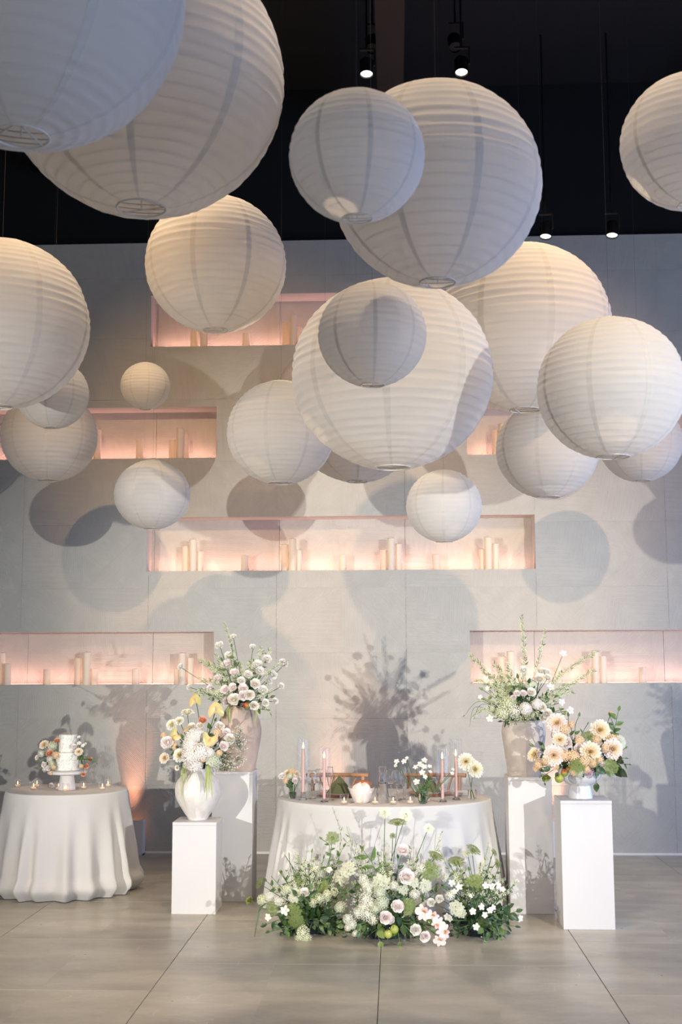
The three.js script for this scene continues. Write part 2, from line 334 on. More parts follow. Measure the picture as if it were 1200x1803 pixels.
{
  ceilingSpot(P(645, 131, 9.1), V(-0.2, 0, -7.6), 'lit ceiling spotlight above the small lantern near the top centre', LIGHT.wallSpot);
  ceilingSpot(P(812, 128, 9.1), V(0.5, 0, -7.4), 'lit ceiling spotlight just above the big lantern at the top centre', LIGHT.wallSpot);
  ceilingSpot(P(960, 417, 10.4), V(0.8, 0, -9.2), 'lit spotlight at the wall top, left one of the right pair', { ...LIGHT.wallSpot, cd: 2.2 });
  ceilingSpot(P(1077, 415, 10.4), V(1.3, 0, -9.2), 'lit spotlight at the wall top, right one of the right pair', { ...LIGHT.wallSpot, cd: 2.2 });
  ceilingSpot(P(655, 86, 9.3), V(-0.4, 0, -6), 'unlit dark ceiling spotlight above the left lit one', null, false);
  ceilingSpot(P(801, 84, 9.3), V(0.9, 0, -6), 'unlit dark ceiling spotlight above the right lit one', null, false);
  let di = 0;  // spots below hang out of view, placed to light the lantern tops
  for (const [x, z, tx, tz] of [[-2.4, -4.4, -1.9, -6.6], [0.2, -4.6, 0.0, -6.2], [2.3, -4.8, 1.6, -6.6], [-1.5, -7.2, -1.2, -7.9], [1.2, -7.3, 0.9, -8.0]])
    ceilingSpot(V(x, 6.35, z), V(tx, 0, tz), `unseen ceiling spotlight above the frame lighting the lantern tops, the ${['front left', 'front middle', 'front right', 'rear left', 'rear right'][di++]} one`, LIGHT.down);
  for (const [x, tx] of [[-3.0, -1.3], [3.4, 0.9]])  // out of view, placed to warm the middle of the back wall
    ceilingSpot(V(x, 6.35, -2.6), V(tx, 3.35, WZ), `unseen ceiling spotlight above the frame aimed at the back wall, the ${x < 0 ? 'left' : 'right'} one`, LIGHT.wash);
}
function standLight(o, label) {  // lamp out of view that throws the crossing shadows on the back wall
  const at = V(...o.at), to = V(...o.to), d = to.clone().sub(at).normalize();
  const t = thing('unseen_stand_light', label, 'studio light', V(at.x, 0, at.z));
  const g = new THREE.Group(); 
  const head = mesh('lamp_head', merge([box(0.3, 0.3, 0.08, 0, 0, -0.06, 0.01), box(0.32, 0.012, 0.05, 0, 0.156, -0.01), box(0.32, 0.012, 0.05, 0, -0.156, -0.01), box(0.012, 0.32, 0.05, 0.156, 0, -0.01), box(0.012, 0.32, 0.05, -0.156, 0, -0.01)]), blackMetal, t);
  head.position.set(0, at.y, 0); head.quaternion.copy(facing(d));
  const l = mesh('lamp_diffuser', box(0.28, 0.28, 0.006, 0, 0, -0.015), glowWhite, t); l.position.copy(head.position); l.quaternion.copy(head.quaternion);
  mesh('pole', new THREE.CylinderGeometry(0.014, 0.018, at.y - 0.17, 12).translate(0, (at.y - 0.17) / 2 + 0.03, -d.z * -0.06), blackMetal, t);
  for (let k = 0; k < 3; k++) { const a = (k * 2 * PI) / 3; mesh('leg', tube([V(0, 0.7, 0.06), V(0.45 * Math.cos(a), 0.012, 0.06 + 0.45 * Math.sin(a))], 0.011, 8), blackMetal, t); }
  lamp('spot', at.clone().addScaledVector(d, 0.02), to, o.color, o.cd, o.angle, 0.5, 1.8);
}
standLight(LIGHT.standRight, 'unseen panel light on a tripod right of the frame, lighting wall and pedestals');
standLight(LIGHT.standLeft, 'unseen panel light on a tripod left of the frame, lighting wall and pedestals');

// ------------------------------------------------------------------ paper lanterns
const lanternCache = new Map();
function lanternParts(ribs, open) {
  const key = ribs + '|' + open;
  if (lanternCache.has(key)) return lanternCache.get(key);
  const a0 = Math.asin(open), rows = ribs * 5, seg = 88, FLAT = 0.965, mb = new MB(), grid = [];
  const radius = (row, k) => {
    const t = row / 5, f = t - Math.floor(t), az = (k / seg) * 2 * PI;
    const sag = Math.sin(f * PI), rib = Math.floor(t);
    const low = vnoise((k / seg) * 16, rib * 3.1 + ribs, 16), mid = vnoise((k / seg) * 44, rib * 1.7 + f * 2 + ribs * 3, 44);
    return 1 - sag * (0.004 + 0.010 * low) * (row < rows * 0.5 ? 1.15 : 0.5) + (mid - 0.5) * 0.006 * sag + (vnoise((k / seg) * 30, t * 1.6, 30) - 0.5) * 0.006 + (vnoise((k / seg) * 8, t * 0.35, 8) - 0.5) * 0.008;
  };
  const at = (row, k, s = 1) => { const ph = lerp(a0, PI - a0, row / rows), r = radius(row, k) * s, az = (k / seg) * 2 * PI; return V(r * Math.sin(ph) * Math.cos(az), r * Math.cos(ph) * FLAT, r * Math.sin(ph) * Math.sin(az)); };
  for (let i = 0; i <= rows; i++) { grid[i] = []; for (let k = 0; k < seg; k++) grid[i][k] = mb.v(at(i, k)); }
  for (let i = 0; i < rows; i++) for (let k = 0; k < seg; k++) { const l = (k + 1) % seg; mb.q(grid[i][k], grid[i][l], grid[i + 1][l], grid[i + 1][k]); }
  const shade = mb.geo();
  const wmb = new MB();
  for (let s = 1; s < ribs; s++) {                                      // a wire hoop inside each fold of the paper
    const ph = lerp(a0, PI - a0, s / ribs), loop = [];
    for (let k = 0; k <= 56; k++) { const az = (k / 56) * 2 * PI; loop.push(V(0.989 * Math.sin(ph) * Math.cos(az), 0.989 * Math.cos(ph) * FLAT, 0.989 * Math.sin(ph) * Math.sin(az))); }
    tubeTo(wmb, loop, 0.0034, 3);
  }
  const wire = wmb.geo();
  const seam = []; 
  for (let s = 0; s < 8; s++) {
    const sm = new MB(), k0 = (s * seg) / 8, dw = 1; let prev;
    for (let i = 0; i <= rows; i++) { const a = sm.v(at(i, k0, 1.0025)), b = sm.v(at(i, k0 + dw, 1.0025)); if (prev) sm.q(prev[0], prev[1], b, a); prev = [a, b]; }
    seam.push(sm.geo());
  }
  const yb = Math.cos(a0) * FLAT;
  const hoop = new THREE.TorusGeometry(open, 0.008, 8, 40).rotateX(PI / 2);
  const spreader = merge([tube([V(-open, -yb, 0), V(open * 0.15, -yb + 0.02, open * 0.9)], 0.006, 5), tube([V(open * 0.15, -yb + 0.02, open * 0.9), V(open * 0.55, -yb, -open * 0.8)], 0.006, 5), tube([V(0, -yb, 0), V(0, yb, 0)], 0.005, 5), tube([V(-open, yb, 0), V(open, yb, 0)], 0.006, 5)]);
  const r = { shade, wire, seam, hoop, spreader, yb };
  lanternCache.set(key, r);
  return r;
}
function lantern(px, py, rpx, z, label, turn, squash = 1, open) {
  const c0 = P(px, py, z), dist = c0.distanceTo(EYE), R = (rpx / FOCAL) * z * 1.0, c = c0;
  const big = R > 0.4, k = lanternParts(R > 0.5 ? 30 : R > 0.32 ? 25 : 20, open ?? (big ? 0.17 : 0.22));
  const t = thing('paper_lantern', label, 'lantern', c, turn, 'white paper lanterns under the ceiling');
  const s = V(R, R * squash, R);
  const put = (n, g) => { const m = mesh(n, g, n.endsWith('ring') || n === 'wire_spreader' ? ringMat : n === 'wire_rib' ? wireMat : n === 'paper_seam' ? seamPaper : paper, t); m.scale.copy(s); return m; };
  put('paper_shade', k.shade); put('wire_rib', k.wire);
  k.seam.forEach((g) => put('paper_seam', g));
  put('top_ring', k.hoop).position.y = k.yb * R * squash; put('bottom_ring', k.hoop).position.y = -k.yb * R * squash;
  put('wire_spreader', k.spreader);
  const top = k.yb * R * squash, L = CEIL - c.y - top;
  mesh('hanging_line', new THREE.CylinderGeometry(0.0006, 0.0006, L, 5).translate(0, top + L / 2, 0), lineMat, t);
  return t;
}
[
  [45, -14, 302, 3.75, 'largest blurred white paper lantern, cut off by the top left corner'],
  [253, 140, 263, 4.9, 'large white paper lantern behind the one in the top left corner'],
  [628, 276, 125, 4.26, 'small blurred white paper lantern overlapping the big one at the top centre'],
  [768, 327, 192, 5.03, 'big white paper lantern at the top centre, behind a small blurred one'],
  [1216, 250, 127, 5.1, 'white paper lantern cut off by the right edge near the dark ceiling'],
  [380, 466, 129, 7.5, 'white paper lantern in front of the top wall niche'],
  [0, 571, 162, 7.0, 'large white paper lantern cut by the left edge at mid height'],
  [92, 694, 66, 8.1, 'small ribbed white paper lantern below the large one at the left edge'],
  [87, 768, 86, 9.4, 'white paper lantern half hidden behind a small ribbed one at left'],
  [256, 680, 45, 8.6, 'tiniest shaded greyish paper lantern above the upper left niche'],
  [268, 871, 68, 9.47, 'bright small white paper lantern above the left end of the middle niche', 0.95],
  [494, 762, 97, 8.3, 'bluish white paper lantern left of and behind the huge central one'],
  [690, 660, 181, 7.1, 'huge white paper lantern in the centre below the big top one', 0.98],
  [655, 590, 98, 5.78, 'shaded paper lantern hanging in front of the huge central lantern'],
  [921, 578, 157, 8.2, 'large shaded paper lantern right of the huge central one, behind others'],
  [1075, 684, 131, 6.14, 'warm white paper lantern in front at right, above two smaller ones'],
  [963, 791, 91, 8.84, 'bright white paper lantern over the upper right niche'],
  [1127, 779, 73, 9.55, 'paper lantern at right mostly hidden behind the warm white one'],
  [781, 891, 67, 8.0, 'small brightest paper lantern above the right part of the middle niche'],
  [628, 745, 111, 9.25, 'paper lantern whose bottom peeks out below the huge central one'],
  [572, 690, 84, 10.5, 'paper lantern of which only a sliver shows beside the huge central one'],
].forEach(([px, py, r, z, label, sq], i) => lantern(px, py, r, z, label, i * 1.7, sq));

// ------------------------------------------------------------------ niche strip lights and pillar candles
NICHES.forEach((h, i) => {
  const w = h.x1 - h.x0 - 0.06, cx = (h.x0 + h.x1) / 2;
  const t = thing('led_strip', `glowing pink strip light along the back of ${h.name}`, 'strip light', V(cx, h.y0, WZ - ND + 0.09));
  mesh('channel', box(w, 0.008, 0.03, 0, 0.004, 0), trimMat, t);
  mesh('glow_strip', box(w - 0.02, 0.003, 0.018, 0, 0.0095, 0), std({ color: 0x221111, emissive: 0xffc4b4, emissiveIntensity: 2.5 }), t);
  panelLight(V(cx, h.y0 + 0.014, WZ - ND + 0.1), V(cx, h.y0 + 0.014 + 0.8, WZ - ND + 0.1 - 0.3), w - 0.02, 0.02, LIGHT.niche.color, LIGHT.niche.nits);
});
{
  const bodyGeo = lathe([[0, 0], [0.034, 0], [0.0355, 0.004], [0.0355, 0.985], [0.033, 1], [0.026, 0.985], [0, 0.975]], 28), wick = new THREE.CylinderGeometry(0.0015, 0.0015, 0.02, 5);
  const list = [
    [3, 327, 961], [3, 340, 947], [3, 351, 973], [3, 431, 975], [3, 501, 959], [3, 515, 944], [3, 524.5, 973], [3, 603, 974], [3, 675, 971], [3, 688, 943], [3, 700.5, 956], [3, 768, 973], [3, 849, 970], [3, 858.5, 943], [3, 871, 956],
    [4, 3, 1143], [4, 13, 1173], [4, 83, 1174], [4, 138, 1158], [4, 153, 1143], [4, 166, 1174], [4, 239, 1174], [4, 313, 1173], [4, 321, 1143], [4, 335, 1158],
    [5, 882, 1157], [5, 898, 1142], [5, 982, 1171], [5, 1038, 1171], [5, 1047, 1142], [5, 1060, 1155], [5, 1130, 1170],
    [1, 172, 753], [1, 246, 778], [1, 304, 776], [1, 317, 750], [1, 326, 762],
    [2, 872, 754], [2, 883, 742], [2, 1199, 752],
    [0, 342, 566], [0, 359, 580], [0, 433, 584], [0, 503, 568], [0, 515.5, 558], [0, 526, 580],
  ];
  let last = null, side = 0;
  for (const [n, px, py] of list) {
    const h = NICHES[n], tight = last && last[0] === n && px - last[1] < 20;
    side = tight ? 1 - side : 0; last = [n, px];
    const z = WZ - ND + (side ? 0.215 : 0.15), top = P(px, py, -z), hgt = clamp(Math.round((top.y - h.y0) * 20) / 20, 0.15, 0.3) + (rnd() - 0.5) * 0.012;
    const size = hgt > 0.27 ? 'tall' : hgt > 0.2 ? 'medium' : 'short';
    const t = thing('pillar_candle', '', 'candle', V(top.x, h.y0, z));
    const b = mesh('candle_body', bodyGeo, waxMat, t); b.scale.y = hgt;
    mesh('wick', wick, std({ color: 0x55483a }), t).position.y = hgt - 0.004;
    rank(t, `${size} ivory pillar candle`, `in ${h.name}`, t.position);
  }
}

// ------------------------------------------------------------------ pedestals, tables, chairs
const On = (px, py, h) => { const d = rayTo(px, py); return EYE.clone().addScaledVector(d, (h - EYE.y) / d.y); };
function pedestal(x0, x1, zf, h, depth, label) {
  const w = x1 - x0, t = thing('pedestal', label, 'pedestal', V((x0 + x1) / 2, 0, zf - depth / 2));
  mesh('plinth_body', box(w, h - 0.022, depth, 0, (h - 0.022) / 2, 0, 0.003), whitePaint, t);
  mesh('plinth_top', box(w + 0.002, 0.022, depth + 0.002, 0, h - 0.011, 0, 0.003), whitePaint, t);
  return t;
}
const LF = pedestal(-1.55, -1.244, -8.597, 0.618, 0.305, 'short white square pedestal under the white handled vase');
const LT = pedestal(-1.345, -1.047, -9.05, 0.923, 0.3, 'tall white square pedestal under the brown urn');
const RT = pedestal(0.776, 1.077, -8.667, 0.92, 0.3, 'tall white square pedestal under the grey stone urn');
const RF = pedestal(1.071, 1.403, -8.19, 0.815, 0.33, 'white square pedestal under the footed white bowl');

function drape(rx, rz, h, flare, folds, sd, balloon) {                // cloth over an oval top, falling in folds to the floor
  seed(sd);
  const mb = new MB(), N = 288, ph = [], am = [];
  for (let i = 0; i < folds; i++) { ph.push(rr(-0.25, 0.25)); am.push(rr(0.55, 1.25)); }
  const fold = (u) => { const x = (u / (2 * PI)) * folds, i = Math.floor(x) % folds, j = (i + 1) % folds, f = x - Math.floor(x), a = lerp(am[i], am[j], smooth(0, 1, f)), p = lerp(ph[i], ph[j], smooth(0, 1, f)); const c = Math.cos((x + p) * 2 * PI); return a * (0.55 * c + 0.45 * Math.pow(0.5 + 0.5 * c, 2.2)); };
  const rows = [];
  const ring = (f) => { const r = []; for (let k = 0; k < N; k++) { const u = (k / N) * 2 * PI; r.push(mb.v(...f(u))); } rows.push(r); };
  const top = 10, drop = 34;
  for (let i = 1; i <= top; i++) { const s = i / top; ring((u) => [V((rx - 0.012) * s * Math.cos(u), h, (rz - 0.012) * s * Math.sin(u)), null, [rx * s * Math.cos(u) * 30, rz * s * Math.sin(u) * 30]]); }
  for (let i = 1; i <= 3; i++) { const a = (i / 3) * PI / 2; ring((u) => [V((rx - 0.012 + 0.012 * Math.sin(a)) * Math.cos(u), h - 0.012 * (1 - Math.cos(a)), (rz - 0.012 + 0.012 * Math.sin(a)) * Math.sin(u)), null, [u * rx * 30, 0]]); }
  for (let i = 1; i <= drop; i++) {
    const s = i / drop;
    ring((u) => {
      let y = (h - 0.012) * (1 - s) + 0.004, out = flare * Math.pow(s, 0.8);
      const f = fold(u), A = 0.05 * smooth(0.02, 0.9, s);
      out += A * f;
      out += 0.006 * smooth(0.1, 0.5, s) * (vnoise(u * 9, s * 7 + sd) - 0.5);
      if (balloon) {
        const b = smooth(0.86, 1, s), wob = vnoise((u / (2 * PI)) * 22, sd, 22);
        out += Math.sin(clamp((s - 0.8) / 0.2, 0, 1) * PI) * 0.035 * (0.4 + wob) - b * b * 0.045;
        y = Math.max(y, 0.004) + b * 0.012 * wob * (1 - b);
      }
      return [V((rx + out) * Math.cos(u), y, (rz + out) * Math.sin(u)), null, [u * rx * 30, (h - y) * 30]];
    });
  }
  const c = mb.v(V(0, h, 0), null, [0, 0]);
  for (let k = 0; k < N; k++) mb.t(c, rows[0][(k + 1) % N], rows[0][k]);
  for (let r = 0; r < rows.length - 1; r++) for (let k = 0; k < N; k++) { const l = (k + 1) % N; mb.q(rows[r][k], rows[r][l], rows[r + 1][l], rows[r + 1][k]); }
  return mb.geo();
}
function clothTable(c, rx, rz, label, clothLabel, flare, folds, sd, balloon) {
  const t = thing('table', label, 'table', V(c.x, 0, c.z));
  mesh('tabletop', new THREE.CylinderGeometry(1, 1, 0.02, 64).scale(rx - 0.02, 1, rz - 0.02).translate(0, 0.735, 0), wood, t);
  for (const [sx, sz] of [[1, 1], [1, -1], [-1, 1], [-1, -1]]) mesh('leg', new THREE.CylinderGeometry(0.016, 0.016, 0.724, 10).translate(sx * rx * 0.6, 0.362, sz * rz * 0.6), blackMetal, t);
  const k = mesh('tablecloth', drape(rx, rz, 0.752, flare, folds, sd, balloon), linen);
  k.position.set(c.x, 0, c.z);
  tag(k, clothLabel, 'tablecloth');
}
const TC = V(-0.085, 0, -8.98), TRX = 0.765, TRZ = 0.61, KC = V(-2.535, 0, -9.5);
clothTable(TC, TRX, TRZ, 'oval table hidden under the long cloth behind the floor flowers', 'long ivory tablecloth on the oval table behind the floor flowers', 0.07, 30, 21, false);
clothTable(KC, 0.462, 0.462, 'small round cake table hidden under its ivory cloth', 'ivory tablecloth gathered at the floor on the round cake table', 0.085, 19, 44, true);
const TH = 0.7525;

function chair(px, label) {
  const at = P(px, 1400, 10.12); at.y = 0;
  const t = thing('crossback_chair', label, 'chair', at);
  const railY = P(px, 1365, 10.15).y, w = 0.235;
  const stile = (s) => tube(bez(V(s * 0.19, 0, -0.03), V(s * 0.2, 0.45, 0.02), V(s * 0.205, railY - 0.01, -0.035), 10), 0.016, 10);
  mesh('stile', stile(-1), wood, t); mesh('stile', stile(1), wood, t);
  const rail = []; for (let i = 0; i <= 16; i++) { const x = lerp(-w - 0.02, w + 0.02, i / 16); rail.push(V(x, railY, -0.035 - 0.035 * (1 - (x / w) ** 2))); }
  const rg = tube(rail, 0.017, 10); rg.scale(1, 1.0, 1); mesh('top_rail', rg, wood, t);
  for (const [a, b] of [[-0.15, -0.03], [-0.02, -0.15], [-0.05, 0.06], [0.05, -0.05], [0.15, 0.03], [0.02, 0.15]]) mesh('back_slat', tube(bez(V(a, railY - 0.01, -0.066), V((a + b) / 2, 0.64, -0.06), V(b, 0.47, -0.02), 8), 0.0085, 8), wood, t);
  mesh('seat', box(0.43, 0.035, 0.41, 0, 0.455, 0.19, 0.012), wood, t);
  for (const s of [-1, 1]) { mesh('leg', tube([V(s * 0.19, 0.44, 0.36), V(s * 0.2, 0, 0.38)], 0.016, 10), wood, t); mesh('stretcher', tube([V(s * 0.195, 0.2, 0), V(s * 0.195, 0.2, 0.37)], 0.009, 8), wood, t); }
  mesh('stretcher', tube([V(-0.195, 0.24, 0.37), V(0.195, 0.24, 0.37)], 0.009, 8), wood, t);
  return t;
}
chair(594, 'light wood cross-back chair behind the left place setting');
chair(765, 'light wood cross-back chair behind the right place setting');

// uplights: white boxes at the wall foot, each hiding a lamp that washes peach light up the wall
for (const [x, label] of [[-2.4, 'white uplight box at the wall behind the cake table'], [-0.58, 'white uplight box at the wall hidden behind the oval table'], [1.44, 'white uplight box at the wall between the right pedestals']]) {
  const t = thing('uplight', label, 'uplight', V(x, 0, -11.2));
  mesh('housing', merge([box(0.24, 0.31, 0.012, 0, 0.155, 0.055), box(0.012, 0.31, 0.13, -0.114, 0.155, -0.01), box(0.012, 0.31, 0.13, 0.114, 0.155, -0.01), box(0.24, 0.012, 0.12, 0, 0.006, -0.01)]), whitePaint, t);
  mesh('lens', new THREE.CylinderGeometry(0.045, 0.045, 0.02, 24).translate(0, 0.2, -0.02), std({ color: 0x331a10, emissive: 0xff9a66, emissiveIntensity: 5 }), t);
  mesh('lamp_body', new THREE.CylinderGeometry(0.05, 0.05, 0.17, 24).translate(0, 0.1, -0.02), blackMetal, t);
  lamp('spot', V(x, 0.225, -11.22), V(x, 3.4, -11.36), LIGHT.up.color, LIGHT.up.cd, LIGHT.up.angle, 0.9, 1.5);
}

// ------------------------------------------------------------------ vases and bowls
function vase(name, label, at, prof, mat, extra) {
  const t = thing(name, label, name.includes('bowl') ? 'bowl' : 'vase', at);
  const g = lathe(smoothProfile(prof, 46), 56); 
  mesh(name.includes('bowl') ? 'bowl_body' : 'vase_body', g, mat, t);
  if (extra) extra(t);
  return t;
}
const pxm = (px, z) => (px * z) / FOCAL;
const U1 = P(421, 1358, 9.2); U1.y = 0.923;
vase('stone_urn', 'tall brownish clay urn on the left tall pedestal', U1, [[0, 0.004], [0.1, 0.0], [0.119, 0.006], [0.128, 0.06], [0.15, 0.18], [0.163, 0.27], [0.152, 0.36], [0.118, 0.43], [0.094, 0.462], [0.092, 0.478], [0.1, 0.49], [0.09, 0.492], [0.082, 0.47], [0.105, 0.41], [0.13, 0.3]], stone(0xbdaa9b, 3));
const U2 = P(923, 1367, 8.82); U2.y = 0.92;
vase('stone_urn', 'wide grey beige stone urn on the right tall pedestal', U2, [[0, 0.004], [0.1, 0.0], [0.114, 0.006], [0.122, 0.05], [0.14, 0.18], [0.153, 0.28], [0.153, 0.33], [0.142, 0.37], [0.13, 0.385], [0.122, 0.385], [0.128, 0.36], [0.14, 0.3], [0.13, 0.16]], stone(0xc6bbb0, 11));
const V1 = P(348, 1443, 8.755); V1.y = 0.618;
vase('ceramic_vase', 'round white ceramic vase with small handles on the short pedestal', V1, [[0, 0.004], [0.06, 0.0], [0.068, 0.004], [0.076, 0.02], [0.11, 0.07], [0.15, 0.14], [0.163, 0.2], [0.15, 0.265], [0.105, 0.315], [0.064, 0.34], [0.052, 0.365], [0.054, 0.39], [0.062, 0.402], [0.054, 0.404], [0.046, 0.38], [0.05, 0.345], [0.09, 0.31]], stone(0xece6df, 23), (t) => {
  for (const s of [-1, 1]) mesh('handle', tube(bez(V(s * 0.058, 0.372, 0.0), V(s * 0.12, 0.385, 0), V(s * 0.115, 0.308, 0), 10), 0.009, 8), stone(0xece6df, 24), t);
});
const B1 = P(1022, 1408, 8.36); B1.y = 0.815;
{
  const t = vase('footed_bowl', 'white footed bowl on the right front pedestal', B1, [[0, 0.004], [0.072, 0.0], [0.079, 0.003], [0.076, 0.03], [0.068, 0.078], [0.07, 0.083], [0.1, 0.1], [0.13, 0.13], [0.145, 0.175], [0.148, 0.195], [0.141, 0.197], [0.136, 0.175], [0.118, 0.135], [0.06, 0.105]], porcelain);
}
const GB = [On(546, 1646, 0), On(676, 1655, 0), On(842, 1650, 0)].map((p) => V(p.x, 0, p.z - 0.1));
const darkGlaze = phys({ color: 0x10212c, roughness: 0.16, clearcoat: 0.7 });
GB.forEach((p, i) => vase('floor_bowl', ['dark teal glazed low bowl under the left floor flowers', 'dark teal glazed low bowl under the middle floor flowers', 'dark teal glazed low bowl under the right floor flowers'][i], p, [[0, 0.006], [0.09, 0.0], [0.1, 0.006], [0.128, 0.035], [0.142, 0.075], [0.138, 0.095], [0.131, 0.095], [0.134, 0.075], [0.118, 0.04], [0.06, 0.016]], darkGlaze));

// ------------------------------------------------------------------ flower shapes
const M4 = THREE.Matrix4;
function addPetal(mb, m, len, wid, cup, curl, cb, ct, ruffle = 0, narrow = 0.35) {
  const R = 4, K = 4, ids = [];
  for (let i = 0; i <= R; i++) {
    const t = i / R, w = wid * (narrow + (1 - narrow) * Math.sin(Math.pow(t, 0.8) * PI * 0.62)) * (t > 0.85 ? 0.78 : 1) * 0.5; ids[i] = [];
    for (let k = 0; k <= K; k++) {
      const s = (k / K) * 2 - 1, edge = 1 - 0.12 * s * s * t;
      const p = V(s * w, len * t * edge, curl * t * t * len + cup * s * s * w + (ruffle && i === R ? ruffle * (rnd() - 0.5) : 0)).applyMatrix4(m);
      ids[i][k] = mb.v(p, mixc(cb, ct, t));
    }
  }
  for (let i = 0; i < R; i++) for (let k = 0; k < K; k++) mb.q(ids[i][k], ids[i][k + 1], ids[i + 1][k + 1], ids[i + 1][k]);
}
function petalFrame(az, el, base, lift) {
  const rad = V(Math.cos(az), Math.sin(az), 0), dir = rad.clone().multiplyScalar(Math.cos(el)).add(V(0, 0, Math.sin(el))), tan = V(-Math.sin(az), Math.cos(az), 0).negate();
  const nor = tan.clone().cross(dir);
  return new M4().makeBasis(tan, dir, nor).setPosition(rad.multiplyScalar(base).add(V(0, 0, lift)));
}
function dahliaGeo(cIn, cOut, cBase, cup = 0.5) {
  const mb = new MB(), n = [20, 19, 17, 14, 11, 8], len = [0.95, 0.86, 0.74, 0.6, 0.45, 0.3], el = [4, 16, 30, 46, 62, 76];
  n.forEach((c, r) => { for (let i = 0; i < c; i++) { const f = r / 5, col = mixc(cOut, cIn, Math.pow(f, 1.6)); addPetal(mb, petalFrame(((i + (r % 2) * 0.5) / c) * 2 * PI + rr(-0.06, 0.06), (el[r] + rr(-5, 5)) * PI / 180, 0.06, 0.03 * r), len[r] * rr(0.93, 1.05), 0.34 - 0.03 * r, cup, 0.1, mixc(cBase, col, 0.35), col); } });
  return mb.geo();
}
function roseGeo(cIn, cOut, ruffle = 0) {
  const mb = new MB(), n = [7, 7, 6, 6, 5, 4], len = [0.95, 0.9, 0.8, 0.68, 0.55, 0.42], el = [14, 32, 48, 62, 74, 84];
  n.forEach((c, r) => { for (let i = 0; i < c; i++) { const f = r / 5, col = mixc(cOut, cIn, f); addPetal(mb, petalFrame(((i + (r % 2) * 0.5) / c) * 2 * PI + rr(-0.15, 0.15), (el[r] + rr(-6, 6)) * PI / 180, 0.05, 0.02 * r), len[r] * rr(0.92, 1.06), 0.95 - 0.11 * r, 0.55, 0.28, mixc(col, cIn, 0.5), col, ruffle); } });
  return mb.geo();
}
function addFloret(mb, pos, nor, r, col, ctr, n = 5) {
  const q = facing(nor, rnd() * 6.28), e = (x, y, z) => V(x, y, z).applyQuaternion(q).multiplyScalar(r).add(pos), c = mb.v(e(0, 0, 0.02), ctr);
  for (let i = 0; i < n; i++) {
    const a = (i / n) * 2 * PI, w = 2.3 / n;
    const l = mb.v(e(0.62 * Math.cos(a - w * 0.6), 0.62 * Math.sin(a - w * 0.6), 0.2), col), t = mb.v(e(Math.cos(a), Math.sin(a), 0.14 + rr(-0.12, 0.2)), col), k = mb.v(e(0.62 * Math.cos(a + w * 0.6), 0.62 * Math.sin(a + w * 0.6), 0.2), col);
    mb.t(c, l, t); mb.t(c, t, k);
  }
}
function clusterGeo(col, col2, ctr, n, fr, cr = 0.2) {                            // dome of small five-petalled florets
  const mb = new MB(), core = [];
  for (let i = 0; i <= 5; i++) { core[i] = []; for (let k = 0; k < 10; k++) { const a = (i / 5) * 2.1, b = (k / 10) * 2 * PI; core[i][k] = mb.v(V(cr * Math.sin(a) * Math.cos(b), cr * Math.sin(a) * Math.sin(b), cr * Math.cos(a)), mixc(col, ctr, 0.15)); } }
  for (let i = 0; i < 5; i++) for (let k = 0; k < 10; k++) { const l = (k + 1) % 10; mb.q(core[i][k], core[i][l], core[i + 1][l], core[i + 1][k]); }
  for (let i = 0; i < n; i++) { const z = 1 - (i + 0.5) / n * 1.25, a = i * 2.39996, s = Math.sqrt(Math.max(0, 1 - z * z)), d = V(s * Math.cos(a), s * Math.sin(a), z); addFloret(mb, d.clone().multiplyScalar(rr(0.72, 0.98)), d, fr * rr(0.85, 1.15), mixc(col, col2, rnd()), ctr); }
  return mb.geo();
}
function umbelGeo(col, col2, n = 30, m = 14) {                          // lace flower: rays carrying small clusters in a shallow dome
  const mb = new MB(), green = C(0x7d8f55);
  for (let i = 0; i < n; i++) {
    const f = (i + 0.5) / n, r = Math.sqrt(f) * 0.9, a = i * 2.39996, top = V(r * Math.cos(a), r * Math.sin(a), 0.34 - 0.36 * r * r);
    tubeTo(mb, bez(V(0, 0, -0.32), V(top.x * 0.55, top.y * 0.55, -0.1), top, 3), 0.012, 3, green);
    for (let k = 0; k < m; k++) { const rr2 = Math.sqrt((k + 0.5) / m) * 0.17, b = k * 2.4 + i; addFloret(mb, top.clone().add(V(rr2 * Math.cos(b), rr2 * Math.sin(b), 0.03 - rr2 * 0.25)), V(top.x * 0.4, top.y * 0.4, 1), 0.088, mixc(col, col2, rnd()), col2, 4); }
  }
  return mb.geo();
}
function blossomGeo(col, ctr, n = 5, w = 0.85) { const mb = new MB(); for (let i = 0; i < n; i++) addPetal(mb, petalFrame((i / n) * 2 * PI + rr(-0.1, 0.1), rr(0.1, 0.45), 0.04, 0), rr(0.88, 1.02), w, 0.25, -0.12, mixc(col, ctr, 0.3), col, 0.06); return mb.geo(); }
